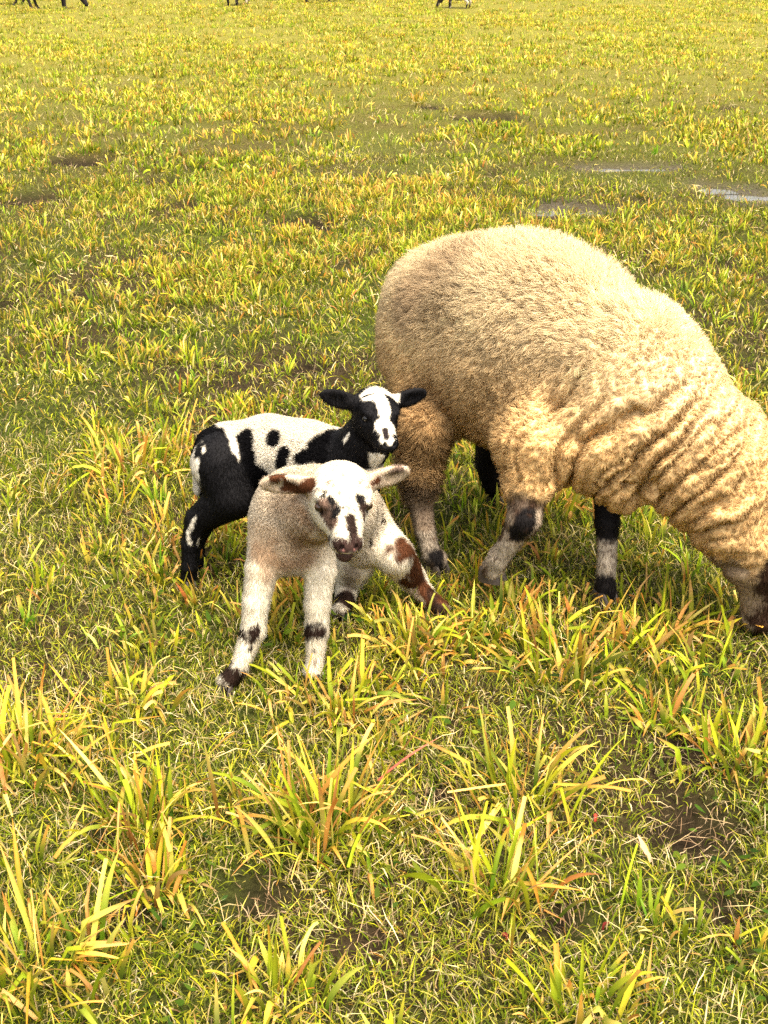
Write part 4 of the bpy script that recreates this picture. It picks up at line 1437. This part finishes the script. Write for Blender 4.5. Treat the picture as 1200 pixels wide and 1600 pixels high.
    pt.patch(PK, [L(0.121, 0, -0.0285), L(0.116, 0, -0.038)], 0.0024, 0.0012, 0.0012, 150)
    pt.patch(np.array((0.05, 0.016, 0.014)), [L(0.098, -0.014, -0.042), L(0.108, 0, -0.043), L(0.098, 0.014, -0.042)], 0.0048, 0.001, 0.001, 150)
    pt.patch(np.array((0.78, 0.68, 0.56)), [L(0.100, -0.021, -0.026), L(0.104, -0.018, -0.034)], 0.0032, 0.0015, 0.003, 150)
    pt.patch(np.array((0.78, 0.68, 0.56)), [L(0.104, 0.019, -0.028), L(0.106, 0.016, -0.036)], 0.0034, 0.0015, 0.003, 150)
    root = empty('lamb', (float(rib[0]), float(rib[1]), 0), label='cream lamb with brown speckled face and legs, standing in front', cat='lamb')
    link('body', mesh_np('body', V, F, pt(V) * 0.95), M_SKIN, root)
    ln = np.full(len(V), 0.0065)

    def comb(r, n):
        e = np.array([0.3, 0.1, -0.6])[None] + 0.6 * np.stack([vnoise(r, 28, 3), vnoise(r, 28, 4), vnoise(r, 28, 5)], 1)
        return (e - n * (e * n).sum(1, keepdims=True)) * 0.7
    fur('fleece', V, F, N, wool, 80000, ln, comb, pt, M_WOOL, root, rng, 3, 0.0006, 0.10, 1.5, 0.25, 9000, 0.4, 0.05, 0.06, 0.9)
    nearhead = 1 - sstep(np.linalg.norm(V - H[0], axis=1), 0.12, 0.16)
    hlen = 0.0065 - 0.003 * nearhead
    fur('coat', V, F, N, ((1 - wool) + 0.02) * (1 + 1.2 * nearhead) * bare_spots(V, H, L, S), 80000, hlen, lambda r, n: down(r, n, 1.0), pt, M_HAIR, root, rng, 2, 0.0004, 0, 1, 0.25, 0, 0, 0.08, 0, 0.45)
    for sg in (-1, 1):
        eye(root, L(0.0385, sg * 0.0368, 0.004), 0.0098 * S, s * sg * 0.8 + f * 0.7, (0.05, 0.024, 0.010))
    for q, d in ((G(355, 1084), (-0.3, -1)), (G(490, 1066), (0.0, -1)), (G(533, 968), (-0.3, -1)), (G(689, 968), (0.6, -0.8))):
        hoof(root, q, np.array(d), 0.018, rng)


# ------------------------------------------------------------------ small things lying in the grass
def build_small():
    rng = np.random.default_rng(61)
    def one(name, lab, cat, px, py, L, w, az, a0, bend, cb, ct, z=0.0, group=None):
        c = G(px, py)[:2]
        b = np.array([[c[0], c[1], float(gz(c[None])[0]) + z]])
        v, f, cc = blades(b, np.array([az]), np.array([L]), np.array([w]), np.array([a0]), np.array([bend]), np.array([cb]), np.array([ct]), 6, True, None, np.array([0.2]), rng)
        o = link(name, mesh_np(name, v - b[0], f, cc), M_BLADE)
        o.location = b[0]
        setprops(o, lab, cat, group)
    one('red_grass', 'long pinkish red grass blade lying right of the big middle tuft', 'grass blade', 590, 1228, 0.14, 0.008, 0.35, 0.9, 0.35, (0.45, 0.10, 0.07), (0.55, 0.16, 0.11), 0.02)
    one('dead_leaf', 'pinkish dry leaf standing left of the bare soil patch', 'leaf', 1016, 1352, 0.05, 0.010, 2.2, 0.6, 0.3, (0.5, 0.28, 0.17), (0.6, 0.36, 0.22), 0.01)
    one('red_leaf', 'tiny red leaf in the turf right of the middle', 'leaf', 930, 1286, 0.012, 0.007, 1.5, 0.7, 0.3, (0.36, 0.05, 0.03), (0.40, 0.07, 0.04), 0.012)
    one('red_leaf', 'small dark red leaf on the bare soil at the lower right', 'leaf', 942, 1448, 0.014, 0.008, 0.5, 0.9, 0.3, (0.15, 0.022, 0.018), (0.18, 0.03, 0.02), 0.008)
    one('red_leaf', 'small dark red leaf below the tall leaning tuft', 'leaf', 793, 1470, 0.013, 0.008, 2.5, 0.9, 0.3, (0.15, 0.022, 0.018), (0.18, 0.03, 0.02), 0.008)


import time as _t
_t0 = _t.time()
for fn in (build_ground, build_ewe, build_black_lamb, build_speckled_lamb, build_far_sheep, build_grass, build_tufts, build_small):
    fn()
    print('built', fn.__name__, round(_t.time() - _t0, 1))
